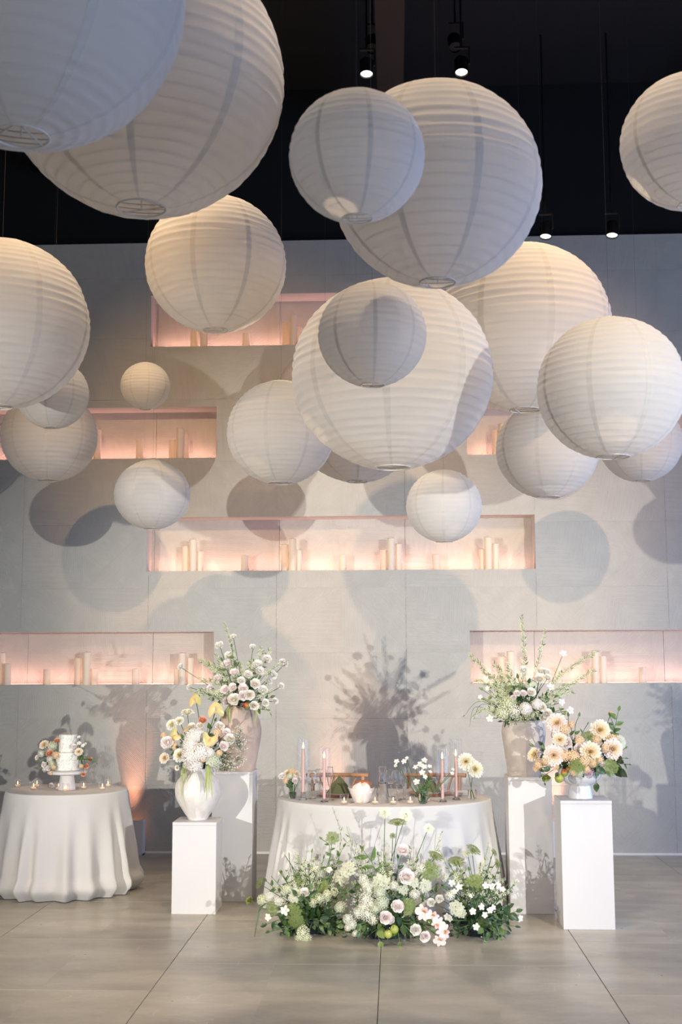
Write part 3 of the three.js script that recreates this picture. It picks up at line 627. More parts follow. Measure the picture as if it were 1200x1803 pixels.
function spatheGeo() {                                                // heart-shaped anthurium leaf, +Y towards the tip
  const mb = new MB(), R = 10, K = 24, ids = [], a = C(0xcdbf82), e = C(0xdca978), g = C(0xb5b376);
  for (let i = 0; i <= R; i++) { ids[i] = []; for (let k = 0; k < K; k++) {
    const t = (k / K) * 2 * PI, s = i / R, x = 0.92 * Math.sin(t) * Math.pow(Math.abs(Math.sin(t)), 0.25), y = -(0.82 * Math.cos(t) - 0.36 * Math.cos(2 * t) - 0.16 * Math.cos(3 * t) - 0.05 * Math.cos(4 * t));
    const X = x * s, Y = (y - 0.28) * s + 0.28;
    ids[i][k] = mb.v(V(X, Y * 0.95, -0.14 * s * s + 0.12 * Math.abs(X) + 0.03 * Math.sin(t * 5) * s), mixc(mixc(a, g, smooth(-0.2, 0.9, X)), e, smooth(0.55, 1, s) * smooth(0.9, -0.4, X)));
  } }
  for (let i = 0; i < R; i++) for (let k = 0; k < K; k++) { const l = (k + 1) % K; mb.q(ids[i][k], ids[i][l], ids[i + 1][l], ids[i + 1][k]); }
  return mb.geo();
}
function orchidGeo() {
  const mb = new MB(), w = C(0xf6eee6), p = C(0xf0c8d2), y = C(0xe8c878), r = C(0xc08088);
  for (const [a, l, wd] of [[90, 0.95, 0.5], [210, 0.9, 0.45], [330, 0.9, 0.45]]) addPetal(mb, petalFrame((a * PI) / 180, 0.15, 0.03, 0), l, wd, 0.2, -0.1, w, mixc(w, p, 0.45));
  for (const a of [25, 155]) addPetal(mb, petalFrame((a * PI) / 180, 0.2, 0.03, 0.03), 0.95, 0.85, 0.15, -0.15, w, mixc(w, p, 0.25), 0.05);
  addPetal(mb, petalFrame(-PI / 2, 0.8, 0.02, 0.04), 0.65, 0.55, 0.7, -0.35, y, p, 0.08);
  for (const a of [-60, -120]) addPetal(mb, petalFrame((a * PI) / 180, 0.9, 0.02, 0.05), 0.35, 0.3, 0.5, 0.1, y, r);
  return mb.geo();
}
const leafGeo = (() => { const list = []; for (const [w, curl, fold] of [[0.4, -0.22, 0.35], [0.5, -0.1, 0.25], [0.24, -0.3, 0.3]]) {
  const mb = new MB(), R = 7, ids = [];
  for (let i = 0; i <= R; i++) { const t = i / R, h = w * Math.pow(Math.sin(Math.pow(t, 0.75) * PI), 0.9) * 0.62 + 0.004, z = curl * t * t + 0.03 * Math.sin(t * 7); ids[i] = [-1, -0.5, 0, 0.5, 1].map((s) => mb.v(V(s * h, t, z + fold * Math.abs(s) * h + 0.02 * Math.sin(t * 11 + s * 3)))); }
  for (let i = 0; i < R; i++) for (let k = 0; k < 4; k++) mb.q(ids[i][k], ids[i][k + 1], ids[i + 1][k + 1], ids[i + 1][k]);
  list.push(mb.geo()); } return list; })();
const three = (f) => [f(), f(), f()];
seed(77);
const W = C(0xfbfaf5), W2 = C(0xf4f2e8), CREAM = C(0xf8eedb), BLUSH = C(0xfefaf8), PINK = C(0xfdf1ed), PEACH = C(0xf6dcb6), PEACH2 = C(0xf6d2a6), YEL = C(0xf3e0a4), GRN = C(0xa4b06e), GRN2 = C(0x82955a), LIME = C(0xe2e7c4), ORNG = C(0xe89a62);
const KIND = {
  wrose: ['rose', 'white ruffled rose', three(() => roseGeo(CREAM, W, 0.08))],
  brose: ['rose', 'pale blush rose', three(() => roseGeo(PINK, BLUSH, 0.05))],
  carn: ['carnation', 'white carnation', three(() => roseGeo(W2, W, 0.25))],
  pcarn: ['carnation', 'blush pink carnation', three(() => roseGeo(PINK, BLUSH, 0.25))],
  ocarn: ['carnation', 'soft orange carnation', three(() => roseGeo(C(0xeb9c74), C(0xf5c6a6), 0.22))],
  wdah: ['dahlia', 'white dahlia', three(() => dahliaGeo(YEL, W, LIME))],
  cdah: ['dahlia', 'cream dahlia with yellow centre', three(() => dahliaGeo(C(0xf0d890), C(0xfaf1e4), CREAM))],
  pdah: ['dahlia', 'pale pink dahlia with yellow centre', three(() => dahliaGeo(C(0xf3d898), C(0xfbeeea), BLUSH))],
  phlox: ['phlox', 'white phlox cluster', three(() => clusterGeo(W, BLUSH, C(0xf6ebdc), 84, 0.38, 0.62))],
  peach: ['stock_flower', 'peach stock flower cluster', three(() => clusterGeo(PEACH, C(0xf8e4c4), PEACH2, 34, 0.54, 0.5))],
  mauve: ['stock_flower', 'mauve pink flower cluster', three(() => clusterGeo(C(0xc99ab4), C(0xe3c3cf), C(0xb984a0), 26, 0.4))],
  hyd: ['hydrangea', 'pale green white hydrangea head', three(() => clusterGeo(C(0xeaeee0), C(0xd9e0c8), C(0xc4ceaa), 60, 0.38, 0.5))],
  small: ['stock_flower', 'cluster of small white blossoms', three(() => clusterGeo(W, W2, C(0xdde2c0), 26, 0.5, 0.48))],
  lime: ['stock_flower', 'cluster of lime white blossoms', three(() => clusterGeo(C(0xf3f4e2), C(0xe8ebca), C(0xc9d29a), 28, 0.48, 0.46))],
  lace: ['lace_flower', 'white lace flower umbel', three(() => umbelGeo(W, LIME))],
  glace: ['lace_flower', 'green lace flower umbel', three(() => umbelGeo(GRN, GRN2, 34, 15))],
  star: ['blossom', 'open white blossom', three(() => blossomGeo(C(0xf3f1ea), LIME, 5, 0.72))],
  pod: ['bud', 'green flower bud', three(() => roseGeo(GRN, C(0xa8b05c)))],
  orch: ['orchid', 'pink and white orchid bloom', three(() => orchidGeo())],
};
const spathe = spatheGeo(), spadix = tube(bez(V(0, -0.02, 0.02), V(0, 0.2, 0.2), V(0, 0.5, 0.3), 6), (t) => 0.06 * (1 - 0.5 * t), 8, C(0xeaa07a));
const calyx = lathe([[0, -0.34], [0.06, -0.3], [0.2, -0.12], [0.3, 0.06], [0.27, 0.07]], 8).rotateX(PI / 2);

// ------------------------------------------------------------------ bouquets: every bloom, spike and leafy sprig is a thing of its own
const ARR = {
  u1: { at: V(U1.x, U1.y + 0.47, U1.z), z: 9.2, place: 'in the tall brown urn', r: 0.06 },
  v1: { at: V(V1.x, V1.y + 0.39, V1.z), z: 8.755, place: 'in the white handled vase', r: 0.035 },
  u2: { at: V(U2.x, U2.y + 0.37, U2.z), z: 8.82, place: 'in the grey stone urn', r: 0.09 },
  b1: { at: V(B1.x, B1.y + 0.18, B1.z), z: 8.36, place: 'in the footed white bowl', r: 0.08 },
  gl: { at: V(GB[0].x, 0.085, GB[0].z), z: -GB[0].z, place: 'in the left floor bowl', r: 0.09 },
  gm: { at: V(GB[1].x, 0.085, GB[1].z), z: -GB[1].z, place: 'in the middle floor bowl', r: 0.09 },
  gr: { at: V(GB[2].x, 0.085, GB[2].z), z: -GB[2].z, place: 'in the right floor bowl', r: 0.09 },
};
function stemStart(a) { const t = rnd() * 2 * PI, r = Math.sqrt(rnd()) * a.r; return a.at.clone().add(V(r * Math.cos(t), -0.01, r * Math.sin(t))); }
function stemPath(from, to, end) {                                    // leaves the mouth upwards, arrives from behind the bloom
  const mid = from.clone().lerp(to, 0.5); mid.y = Math.max(mid.y, from.y + Math.abs(to.y - from.y) * 0.25 + 0.06);
  mid.addScaledVector(end, -0.05);
  return bez(from, mid, to, 9);
}
function bloom(a, kind, px, py, r, dz = 0.1, face) {
  const A = ARR[a], [name, look, geos] = KIND[kind], head = P(px, py, A.z - dz), R = (r / FOCAL) * A.z * (kind === 'star' ? 0.92 : kind === 'peach' ? 1.02 : kind.endsWith('dah') ? 1.28 : 1.18);
  const s = stemStart(A), out = head.clone().sub(A.at);
  const dir = face ? V(...face) : out.clone().normalize().multiplyScalar(0.75).add(V(0, 0.2, 1.05)).add(V(rr(-0.25, 0.25), rr(-0.2, 0.2), 0));
  dir.normalize();
  const t = thing(name, '', name === 'bud' ? 'bud' : 'flower', s);
  const b = mesh('bloom', geos[Math.floor(rnd() * 3)], petalMat, t);
  stuff(b);
  b.position.copy(head).sub(s); b.scale.setScalar(R); b.quaternion.copy(facing(dir, rnd() * 6.28));
  const c = mesh('calyx', calyx, stemMat, t); c.position.copy(b.position); c.scale.setScalar(R); c.quaternion.copy(b.quaternion);
  mesh('stem', tube(stemPath(V(0, 0, 0), b.position.clone().addScaledVector(dir, -0.3 * R), dir), 0.0024, 5), stemMat, t);
  rank(t, look, A.place, head);
  return t;
}
function anthurium(a, px, py, r, dz, face, roll) {
  const A = ARR[a], head = P(px, py, A.z - dz), R = (r / FOCAL) * A.z, s = stemStart(A), dir = V(...face).normalize();
  const t = thing('anthurium', '', 'flower', s), q = facing(dir, roll);
  for (const [n, g] of [['spathe', spathe], ['spadix', spadix]]) { const m = mesh(n, g, n === 'spathe' ? glossVC : solidMat, t); m.position.copy(head).sub(s); m.scale.setScalar(R); m.quaternion.copy(q); }
  mesh('stem', tube(stemPath(V(0, 0, 0), head.clone().sub(s).addScaledVector(dir, -0.02), dir), 0.0034, 6), stemMat, t);
  rank(t, 'yellow green anthurium with peach edge', A.place, head);
}
function spray(a, pts, o = {}) {                                      // flower spike along a path of pixels [x, y, dz]
  const A = ARR[a], s = o.from ? P(o.from[0], o.from[1], A.z - (o.from[2] ?? 0)) : stemStart(A);
  const c = new THREE.CatmullRomCurve3([s, ...pts.map(([x, y, d]) => P(x, y, A.z - (d ?? 0.06)))]), path = c.getPoints(14), L = c.getLength();
  const t = thing('flower_spike', '', 'flower', s), loc = path.map((p) => p.clone().sub(s));
  mesh('stem', tube(loc, (u) => 0.0022 - 0.0012 * u, 5), o.stem ?? stemMat, t);
  const mb = new MB(), lf = new MB(), n = Math.round((o.n ?? 95) * (a === 'u1' ? 2.9 : a[0] === 'g' ? 1.35 : 2.2) * L * (1 - (o.start ?? 0.3))), col = o.col ?? C(0xf6f6ea), col2 = o.col2 ?? C(0xe6ebc8), sz = (o.size ?? 0.0125) * 1.6, spread = (o.spread ?? 0.02) * 1.45;
  for (let i = 0; i < n; i++) {
    const u = lerp(o.start ?? 0.3, 1, (i + rnd() * 0.6) / n), p = c.getPointAt(Math.min(u, 0.999)).sub(s), tan = c.getTangentAt(Math.min(u, 0.999));
    const side = V(rr(-1, 1), rr(-1, 1), rr(-1, 1) + 0.25).normalize(); side.addScaledVector(tan, -side.dot(tan) * 0.7).normalize();
    const w = spread * (1.15 - 0.75 * u) * rr(0.5, 1.3), q = p.clone().addScaledVector(side, w);
    addFloret(mb, q, side.clone().addScaledVector(tan, 0.4), sz * (1.15 - 0.5 * u) * rr(0.75, 1.2), mixc(col, col2, Math.min(1, rnd() * 0.7 + u * 0.35)), GRN);
    if (i % 5 === 0) { const e = q.clone().addScaledVector(side, sz * 0.9).addScaledVector(tan, sz); const k = lf.v(p, null), l = lf.v(q.clone().addScaledVector(tan, 0.004)), m = lf.v(e), j = lf.v(q.clone().addScaledVector(tan, -0.004)); lf.t(k, l, m); lf.t(k, m, j); }
  }
  if (n > 0) { stuff(mesh('blossom', mb.geo(), petalMat, t)); stuff(mesh('bract', lf.geo(), leafMats[3], t)); }
  rank(t, o.look ?? 'greenish white flower spike', A.place, P(pts[pts.length - 1][0], pts[pts.length - 1][1], A.z));
  return t;
}
function sprig(a, pts, o = {}) {                                      // leafy sprig along a path of pixels
  const A = ARR[a], s = o.from ? P(o.from[0], o.from[1], A.z - (o.from[2] ?? 0)) : stemStart(A);
  const c = new THREE.CatmullRomCurve3([s, ...pts.map(([x, y, d]) => P(x, y, A.z - (d ?? 0.05)))]), L = c.getLength();
  const t = thing('leafy_sprig', '', 'foliage', s), mat = leafMats[o.mat ?? 0], g = leafGeo[o.shape ?? 0], n = o.n ?? 7, len = ((o.len ?? 20) / FOCAL) * A.z;
  mesh('stem', tube(c.getPoints(10).map((p) => p.sub(s)), 0.0022, 5), stemMat, t);
  for (let i = 0; i < n; i++) {
    const u = i === n - 1 ? 0.999 : lerp(o.start ?? 0.4, 0.96, i / Math.max(1, n - 1)), p = c.getPointAt(u), tan = c.getTangentAt(u);
    const sd = V(0, 0, 1).cross(tan).normalize().multiplyScalar(i % 2 ? 1 : -1);
    const dir = i === n - 1 ? tan.clone() : tan.clone().multiplyScalar(0.7).add(sd.multiplyScalar(0.9)).add(V(rr(-0.2, 0.2), rr(-0.3, 0.2), rr(-0.1, 0.6)));
    dir.normalize();
    const nor = V(rr(-0.4, 0.4), 0.35 + rr(-0.3, 0.3), 1); nor.addScaledVector(dir, -nor.dot(dir)).normalize();
    const m = mesh('leaf', g, mat, t);
    m.quaternion.setFromRotationMatrix(new M4().makeBasis(dir.clone().cross(nor), dir, nor)); m.position.copy(p).sub(s); m.scale.setScalar(len * rr(0.75, 1.1) * (i === n - 1 ? 0.8 : 1));
  }
  rank(t, o.look ?? ['green leafy sprig', 'dark green leafy sprig', 'fresh green leafy sprig', 'light green leafy sprig', 'deep green leafy sprig'][o.mat ?? 0], A.place, P(pts[pts.length - 1][0], pts[pts.length - 1][1], A.z));
}
function cloud(a, px, py, rx, ry, dz, n, look, size = 0.0058) {         // baby's breath: fine branching stems with tiny florets
  const A = ARR[a], s = stemStart(A), t = thing('babys_breath', '', 'flower', s), mb = new MB(), st = new MB(), c = P(px, py, A.z - dz), k = A.z / FOCAL;
  const knots = []; for (let i = 0; i < 12; i++) knots.push(V(c.x + rr(-0.6, 0.6) * rx * k, c.y + rr(-0.6, 0.6) * ry * k, c.z + rr(-0.05, 0.05)).sub(s));
  for (const q of knots) tubeTo(st, bez(V(0, 0, 0), q.clone().multiplyScalar(0.5).add(V(0, 0.05, 0.02)), q, 5), 0.0011, 3);
  for (let i = 0; i < n; i++) {
    const b = rnd() * 2 * PI, d = Math.sqrt(rnd()), p = V(c.x + d * Math.cos(b) * rx * k, c.y + d * Math.sin(b) * ry * k, c.z + rr(-0.06, 0.06)).sub(s);
    let q = knots[0]; for (const e of knots) if (e.distanceTo(p) < q.distanceTo(p)) q = e;
    tubeTo(st, [q, p], 0.0006, 3);
    addFloret(mb, p, V(rr(-1, 1), rr(-0.3, 1), rr(0.2, 1)), size * rr(0.8, 1.3), W, W2, 5);
  }
  stuff(mesh('stem', st.geo(), stemMat, t)); stuff(mesh('blossom', mb.geo(), petalMat, t));
  rank(t, look, A.place, c);
}
function tassel(a, px, y0, y1, wpx, n, dz) {                           // amaranthus hanging over the rim
  const A = ARR[a], s = stemStart(A), t = thing('amaranthus', '', 'flower', s), k = A.z / FOCAL, top = P(px, y0, A.z - dz);
  mesh('stem', tube(bez(V(0, 0, 0), V((top.x - s.x) * 0.6, 0.1, dz * 0.7), top.clone().sub(s), 8), 0.0028, 5), stemPale, t);
  for (let i = 0; i < n; i++) {
    const f = n > 1 ? i / (n - 1) - 0.5 : 0, e = P(px + f * wpx + rr(-1.5, 1.5), lerp(y0, y1, rr(0.62, 1)), A.z - dz - 0.012 - rr(0, 0.012)), ph = rnd() * 9;
    const pts = bez(top.clone().add(V(f * 0.01, 0, 0)), top.clone().lerp(e, 0.35).add(V(f * wpx * k * 0.35, 0.012, 0.012)), e, 14).map((p) => p.sub(s));
    mesh('strand', tube(pts, (u) => (0.0034 + 0.0011 * Math.sin(u * 40 + ph)) * (1 - 0.75 * u * u), 6, (u) => mixc(C(0x93a052), C(0xb9bf7c), u)), solidMat, t);
  }
  rank(t, 'green hanging amaranthus', A.place, top);
}
const fruitGeo = lathe(smoothProfile([[0, 0.03], [0.12, -0.01], [0.5, 0.12], [0.82, 0.5], [0.9, 1.0], [0.72, 1.5], [0.4, 1.72], [0.12, 1.66], [0, 1.58]], 22), 24).translate(0, -0.86, 0);
function fruit(a, px, py, r, dz, c1, c2, look, roll = 0.4) {
  const A = ARR[a], at = P(px, py, A.z - dz), t = thing('fruit', '', 'fruit', at), g = fruitGeo.clone(), p = g.attributes.position, col = new Float32Array(p.count * 3);
  for (let i = 0; i < p.count; i++) { const c = mixc(C(c1), C(c2), smooth(-0.6, 0.7, p.getX(i) + 0.5 * p.getY(i) + 0.3 * (vnoise(p.getX(i) * 3 + px, p.getZ(i) * 3) - 0.5))); col.set(c, i * 3); }
  g.setAttribute('color', new THREE.BufferAttribute(col, 3));
  const m = mesh('fruit_body', g, glossVC, t), R = (r / FOCAL) * A.z; m.scale.setScalar(R * 1.1); m.rotation.set(0.5, rnd() * 6, roll);
  const st = mesh('stem', tube(bez(V(0, 0.7, 0), V(0.02, 1.0, 0), V(0.14, 1.2, 0), 4), 0.07, 5), stemMat, t); st.scale.setScalar(R * 1.1); st.rotation.copy(m.rotation);
  rank(t, look, A.place, at);
}

// ------------------------------------------------------------------ things on the oval table
const TOPP = 'on the oval table', KTOP = 'on the cake table';
function flame(t, y, s, x = 0, z = 0, cd = LIGHT.flame) {
  const f = mesh('flame', lathe(smoothProfile([[0, 0], [0.0045, 0.006], [0.0058, 0.014], [0.0035, 0.028], [0, 0.042]], 14), 12), flameMat, t); f.position.set(x, y, z); f.scale.setScalar(s);
  lamp('point', V(t.position.x + x, t.position.y + y + 0.015 * s, t.position.z + z), null, 0xffb46a, cd, 0, 0, 0.3);
}
const roseWax = phys({ color: 0xe0b9b0, roughness: 0.5, transmission: 0.12, thickness: 0 });
const shadeGlass = phys({ color: 0xffffff, roughness: 0.02, transmission: 1, thickness: 0, ior: 1.72 });
const crystal = phys({ color: 0xffffff, roughness: 0.03, transmission: 1, thickness: 0.02, ior: 1.5 });
function taper(px, by, topY, candleTop, candleBase, rpx, look) {
  const at = On(px, by, TH), z = -at.z, H = P(px, topY, z).y - TH, r = pxm(rpx, z), top = P(px, candleTop, z).y - TH, cb = Math.max(0.02, P(px, candleBase, z).y - TH);
  const g = thing('hurricane_glass', '', 'candle shade', at);
  mesh('glass_cylinder', lathe([[r, 0.0], [r, H]], 40), shadeGlass, g);
  mesh('rim', new THREE.TorusGeometry(r - 0.001, 0.0016, 6, 40).rotateX(PI / 2).translate(0, H, 0), glass, g);
  rank(g, `${look} glass cylinder around a pink taper`, TOPP, at);
  const h = thing('candle_holder', '', 'candle holder', at);
  mesh('holder_body', lathe(smoothProfile([[0, 0.001], [0.026, 0.001], [0.028, 0.01], [0.02, 0.02], [0.018, cb], [0.011, cb + 0.006], [0.0105, cb - 0.008], [0, cb - 0.008]], 20), 20), crystal, h);
  rank(h, 'clear glass holder under a pink taper', TOPP, at);
  const c = thing('taper_candle', '', 'candle', V(at.x, TH + cb - 0.008, at.z));
  const L = top - cb + 0.008;
  mesh('candle_body', lathe([[0, 0], [0.0098, 0], [0.0105, 0.005], [0.0092, L - 0.012], [0.006, L - 0.002], [0, L]], 18), roseWax, c);
  mesh('wick', new THREE.CylinderGeometry(0.0008, 0.0008, 0.012, 5).translate(0, L + 0.005, 0), std({ color: 0x222222 }), c);
  flame(c, L + 0.006, 1.15, 0, 0, LIGHT.flame * 1.5);
  rank(c, 'lit pink taper in a glass cylinder', TOPP, at);
}
taper(533.5, 1409, 1302, 1320, 1396, 11, 'taller');
taper(570.5, 1413, 1317, 1337, 1412, 11, 'shorter');
taper(779, 1413, 1318, 1338, 1412, 11, 'shorter');
taper(803, 1409, 1302, 1333, 1407, 11, 'taller');

const cupGeo = lathe([[0, 0.0], [0.027, 0.0], [0.0295, 0.003], [0.0315, 0.066], [0.0295, 0.066], [0.0275, 0.008], [0, 0.008]], 28);
const tealGeo = lathe([[0, 0], [0.0195, 0], [0.0198, 0.012], [0.0185, 0.0125], [0.018, 0.0105], [0, 0.0105]], 24);
function votive(px, by, place, s = 1) {
  const at = On(px, by, TH), g = thing('votive_glass', '', 'votive', at);
  mesh('glass_cup', cupGeo, glass, g).scale.setScalar(s);
  rank(g, 'small clear votive glass', place, at);
  const c = thing('tealight', '', 'candle', V(at.x, at.y + 0.0085, at.z));
  mesh('wax', tealGeo, waxMat, c); mesh('wick', new THREE.CylinderGeometry(0.0007, 0.0007, 0.008, 5).translate(0, 0.014, 0), std({ color: 0x222222 }), c);
  flame(c, 0.015, 0.62);
  rank(c, 'lit tealight inside a votive glass', place, at);
}
[[605.5, 1416], [632, 1416], [660, 1416], [692, 1416], [722, 1415.5], [751, 1411.5]].forEach(([x, y]) => votive(x, y, TOPP));
[[31, 1386], [59, 1390.5], [65, 1386], [103, 1391], [116, 1394], [147, 1389.5], [180, 1391], [190, 1386]].forEach(([x, y]) => votive(x, y, KTOP, 0.95));

const shell = (pts, n, seg) => { const o = smoothProfile(pts, n), k = o.findIndex(([x, y]) => y > 0.095), inn = o.slice(k + 3).map(([x, y]) => [Math.max(x - 0.0012, 0.0008), y]).reverse(); return lathe([...o, ...inn, [0, inn[inn.length - 1][1]]], seg); };
const wineGeo = shell(([[0, 0.002], [0.03, 0.001], [0.034, 0.003], [0.012, 0.009], [0.0045, 0.02], [0.004, 0.085], [0.012, 0.096], [0.036, 0.122], [0.043, 0.15], [0.038, 0.19], [0.033, 0.215]]), 50, 32);
const fluteGeo = shell(([[0, 0.002], [0.028, 0.001], [0.031, 0.003], [0.01, 0.009], [0.004, 0.02], [0.004, 0.09], [0.01, 0.102], [0.021, 0.14], [0.025, 0.18], [0.021, 0.25]]), 50, 28);
function stemGlass(px, by, hpx, kind) {
  const at = On(px, by, TH), z = -at.z, H = pxm(hpx, z), t = thing(kind ? 'champagne_flute' : 'wine_glass', '', 'glass', at);
  mesh('glass_body', kind ? fluteGeo : wineGeo, crystal, t).scale.setScalar(H / (kind ? 0.25 : 0.215));
  rank(t, kind ? 'tall clear champagne flute' : 'clear wine glass', TOPP, at);
}
[[549, 1406, 47], [563, 1402, 46], [688, 1403, 46], [699, 1409, 50]].forEach((a) => stemGlass(...a, 0));
[[581, 1409, 57], [710, 1407, 55]].forEach((a) => stemGlass(...a, 1));
{
  const at = On(673, 1414, TH), z = -at.z, H = P(673, 1350, z).y - TH, t = thing('carafe', 'clear glass water carafe with a flared neck on the oval table', 'carafe', at), k = H / 0.26;
  mesh('glass_body', shell([[0, 0.003], [0.042, 0.001], [0.047, 0.006], [0.047, 0.04], [0.04, 0.09], [0.027, 0.15], [0.0205, 0.19], [0.024, 0.225], [0.034, 0.26]], 40, 36), crystal, t).scale.setScalar(k);
  mesh('rim', new THREE.TorusGeometry(0.0335, 0.0012, 6, 36).rotateX(PI / 2).translate(0, 0.26, 0), crystal, t).scale.setScalar(k);
}
{
  const at = On(636, 1413, TH), t = thing('serving_bowl', 'white flared serving bowl holding a folded napkin on the oval table', 'bowl', at);
  const bowl = lathe([[0, 0.006], [0.05, 0.0], [0.056, 0.002], [0.064, 0.03], [0.092, 0.098], [0.095, 0.102], [0.09, 0.102], [0.06, 0.034], [0, 0.012]], 48); mesh('bowl_body', bowl, porcelain, t);
  const n = thing('napkin', 'cream linen napkin heaped in the white serving bowl', 'napkin', V(at.x, at.y + 0.07, at.z));
  const mb = new MB(), R = 4, K = 9, ids = [];
  seed(31);
  for (let i = 0; i <= R; i++) { ids[i] = []; for (let k = 0; k < K; k++) { const a = (k / K) * 2 * PI, s = i / R, sq = 0.076 / Math.max(Math.abs(Math.cos(a)), Math.abs(Math.sin(a)) * 1.1, 0.82); ids[i][k] = mb.v(V(sq * s * Math.cos(a), 0.06 * (1 - Math.pow(s, 5)) + 0.012 * Math.sin(a * 3 + 1) * s * (1 - s) * 4 + 0.02 * (vnoise(s * 3, a * 2) - 0.5) * s, sq * 0.9 * s * Math.sin(a))); } }
  for (let i = 0; i < R; i++) for (let k = 0; k < K; k++) { const l = (k + 1) % K; mb.q(ids[i][k], ids[i + 1][k], ids[i + 1][l], ids[i][l]); }
  mesh('folded_cloth', (() => { const g = mb.geo().toNonIndexed(); g.computeVertexNormals(); return g; })(), std({ color: 0xe9e0d2, roughness: 0.9 }), n);
  const b = thing('bread_roll', 'orange brown roll showing behind the cream napkin', 'bread', V(at.x + 0.012, at.y + 0.097, at.z - 0.04));
  mesh('crust', lathe(smoothProfile([[0, 0], [0.04, 0.004], [0.052, 0.024], [0.034, 0.046], [0, 0.052]], 16), 24).scale(1.1, 1, 0.7), std({ color: 0xb0653e, roughness: 0.6 }), b);
}
const olive = std({ color: 0x5d5f42, roughness: 0.9 });
[[597, 1402, 0, 'left'], [757, 1400, 1, 'right']].forEach(([px, by, k, sd]) => {
  const at = On(px, by, TH), ch = thing('charger_plate', `copper rimmed charger plate at the ${sd} place setting`, 'plate', at);
  mesh('plate_body', lathe([[0, 0.002], [0.1, 0.001], [0.135, 0.006], [0.16, 0.016], [0.16, 0.02], [0.135, 0.011], [0.1, 0.006], [0, 0.006]], 56), copper, ch);
  const pl = thing('dinner_plate', `white dinner plate on the charger at the ${sd} place setting`, 'plate', V(at.x, at.y + 0.007, at.z));
  mesh('plate_body', lathe([[0, 0.002], [0.07, 0.001], [0.1, 0.008], [0.125, 0.02], [0.125, 0.023], [0.1, 0.013], [0.07, 0.006], [0, 0.006]], 56), porcelain, pl);
  const n = thing('napkin', `olive green linen napkin folded to a peak at the ${sd} setting`, 'napkin', V(at.x, at.y + 0.02, at.z), k ? -0.25 : 0.1);
  const s = k ? 0.88 : 1, mb = new MB();
  const tip = mb.v(V(0, 0.13 * s, -0.01)), pts = [];
  for (let i = 0; i <= 24; i++) { const a = lerp(-0.15, PI + 0.15, i / 24), f = 1 + 0.08 * Math.sin(i * 1.9); pts.push(mb.v(V(0.09 * s * Math.cos(a) * f, 0, 0.055 * Math.sin(a) * f))); }
  const mid = pts.map((p, i) => mb.v(V(mb.p[p * 3] * 0.56, 0.062 * s + 0.006 * Math.sin(i * 1.3), mb.p[p * 3 + 2] * 0.75)));
  for (let i = 0; i < 24; i++) { mb.q(pts[i], mid[i], mid[i + 1], pts[i + 1]); mb.t(mid[i], tip, mid[i + 1]); }
  mesh('napkin_cone', mb.geo(), phys({ color: 0x5d5f42, roughness: 0.9 }), n);
  const fl = new MB(), a = fl.v(V(-0.02, 0.075 * s, 0.045)), b2 = fl.v(V(-0.05 * s, 0.002, 0.062)), c = fl.v(V(0.03, 0.002, 0.068)); fl.t(a, b2, c); const d2 = fl.v(V(0.005, 0.06, 0.055)); fl.t(a, c, d2);
  mesh('napkin_flap', fl.geo(), phys({ color: 0x696b49, roughness: 0.9 }), n);
});
{
  const at = On(822, 1402, TH), t = thing('side_plate', 'small stack of white dishes at the right end of the oval table', 'plate', V(at.x - 0.02, at.y, at.z - 0.06));
  mesh('dish_body', lathe([[0, 0.002], [0.05, 0.0], [0.06, 0.004], [0.082, 0.024], [0.08, 0.027], [0.055, 0.01], [0, 0.008]], 40), porcelain, t);
}
// bud vases on the table
function budVase(px, by, topY, rpx, label) {
  const at = On(px, by, TH), z = -at.z, H = P(px, topY, z).y - TH, r = pxm(rpx, z), t = thing('bud_vase', label, 'vase', at);
  mesh('glass_body', lathe(smoothProfile([[0, 0.004], [r * 0.8, 0.001], [r, 0.008], [r, H * 0.62], [r * 0.8, H * 0.78], [r * 0.5, H * 0.86], [r * 0.5, H * 0.95], [r * 0.58, H]], 36), 30), glass, t);
  mesh('water', lathe([[0, 0.005], [r * 0.88, 0.005], [r * 0.9, 0.01], [r * 0.9, H * 0.5], [0, H * 0.5]], 24), phys({ color: 0xffffff, roughness: 0.02, transmission: 1, thickness: 0.03, ior: 1.33 }), t);
  return { at: V(at.x, at.y + 0.012, at.z), z, r: r * 0.45 };
}
ARR.t1 = { ...budVase(515, 1406, 1383, 7.5, 'small clear bud vase with pink and peach blooms on the oval table'), place: 'in the left bud vase' };
ARR.t2 = { ...budVase(744, 1415, 1378, 8.5, 'clear bud vase of white sweet peas on the oval table'), place: 'in the middle bud vase' };
ARR.t3 = { ...budVase(831, 1408, 1373, 8, 'clear bud vase with two white dahlias on the oval table'), place: 'in the right bud vase' };

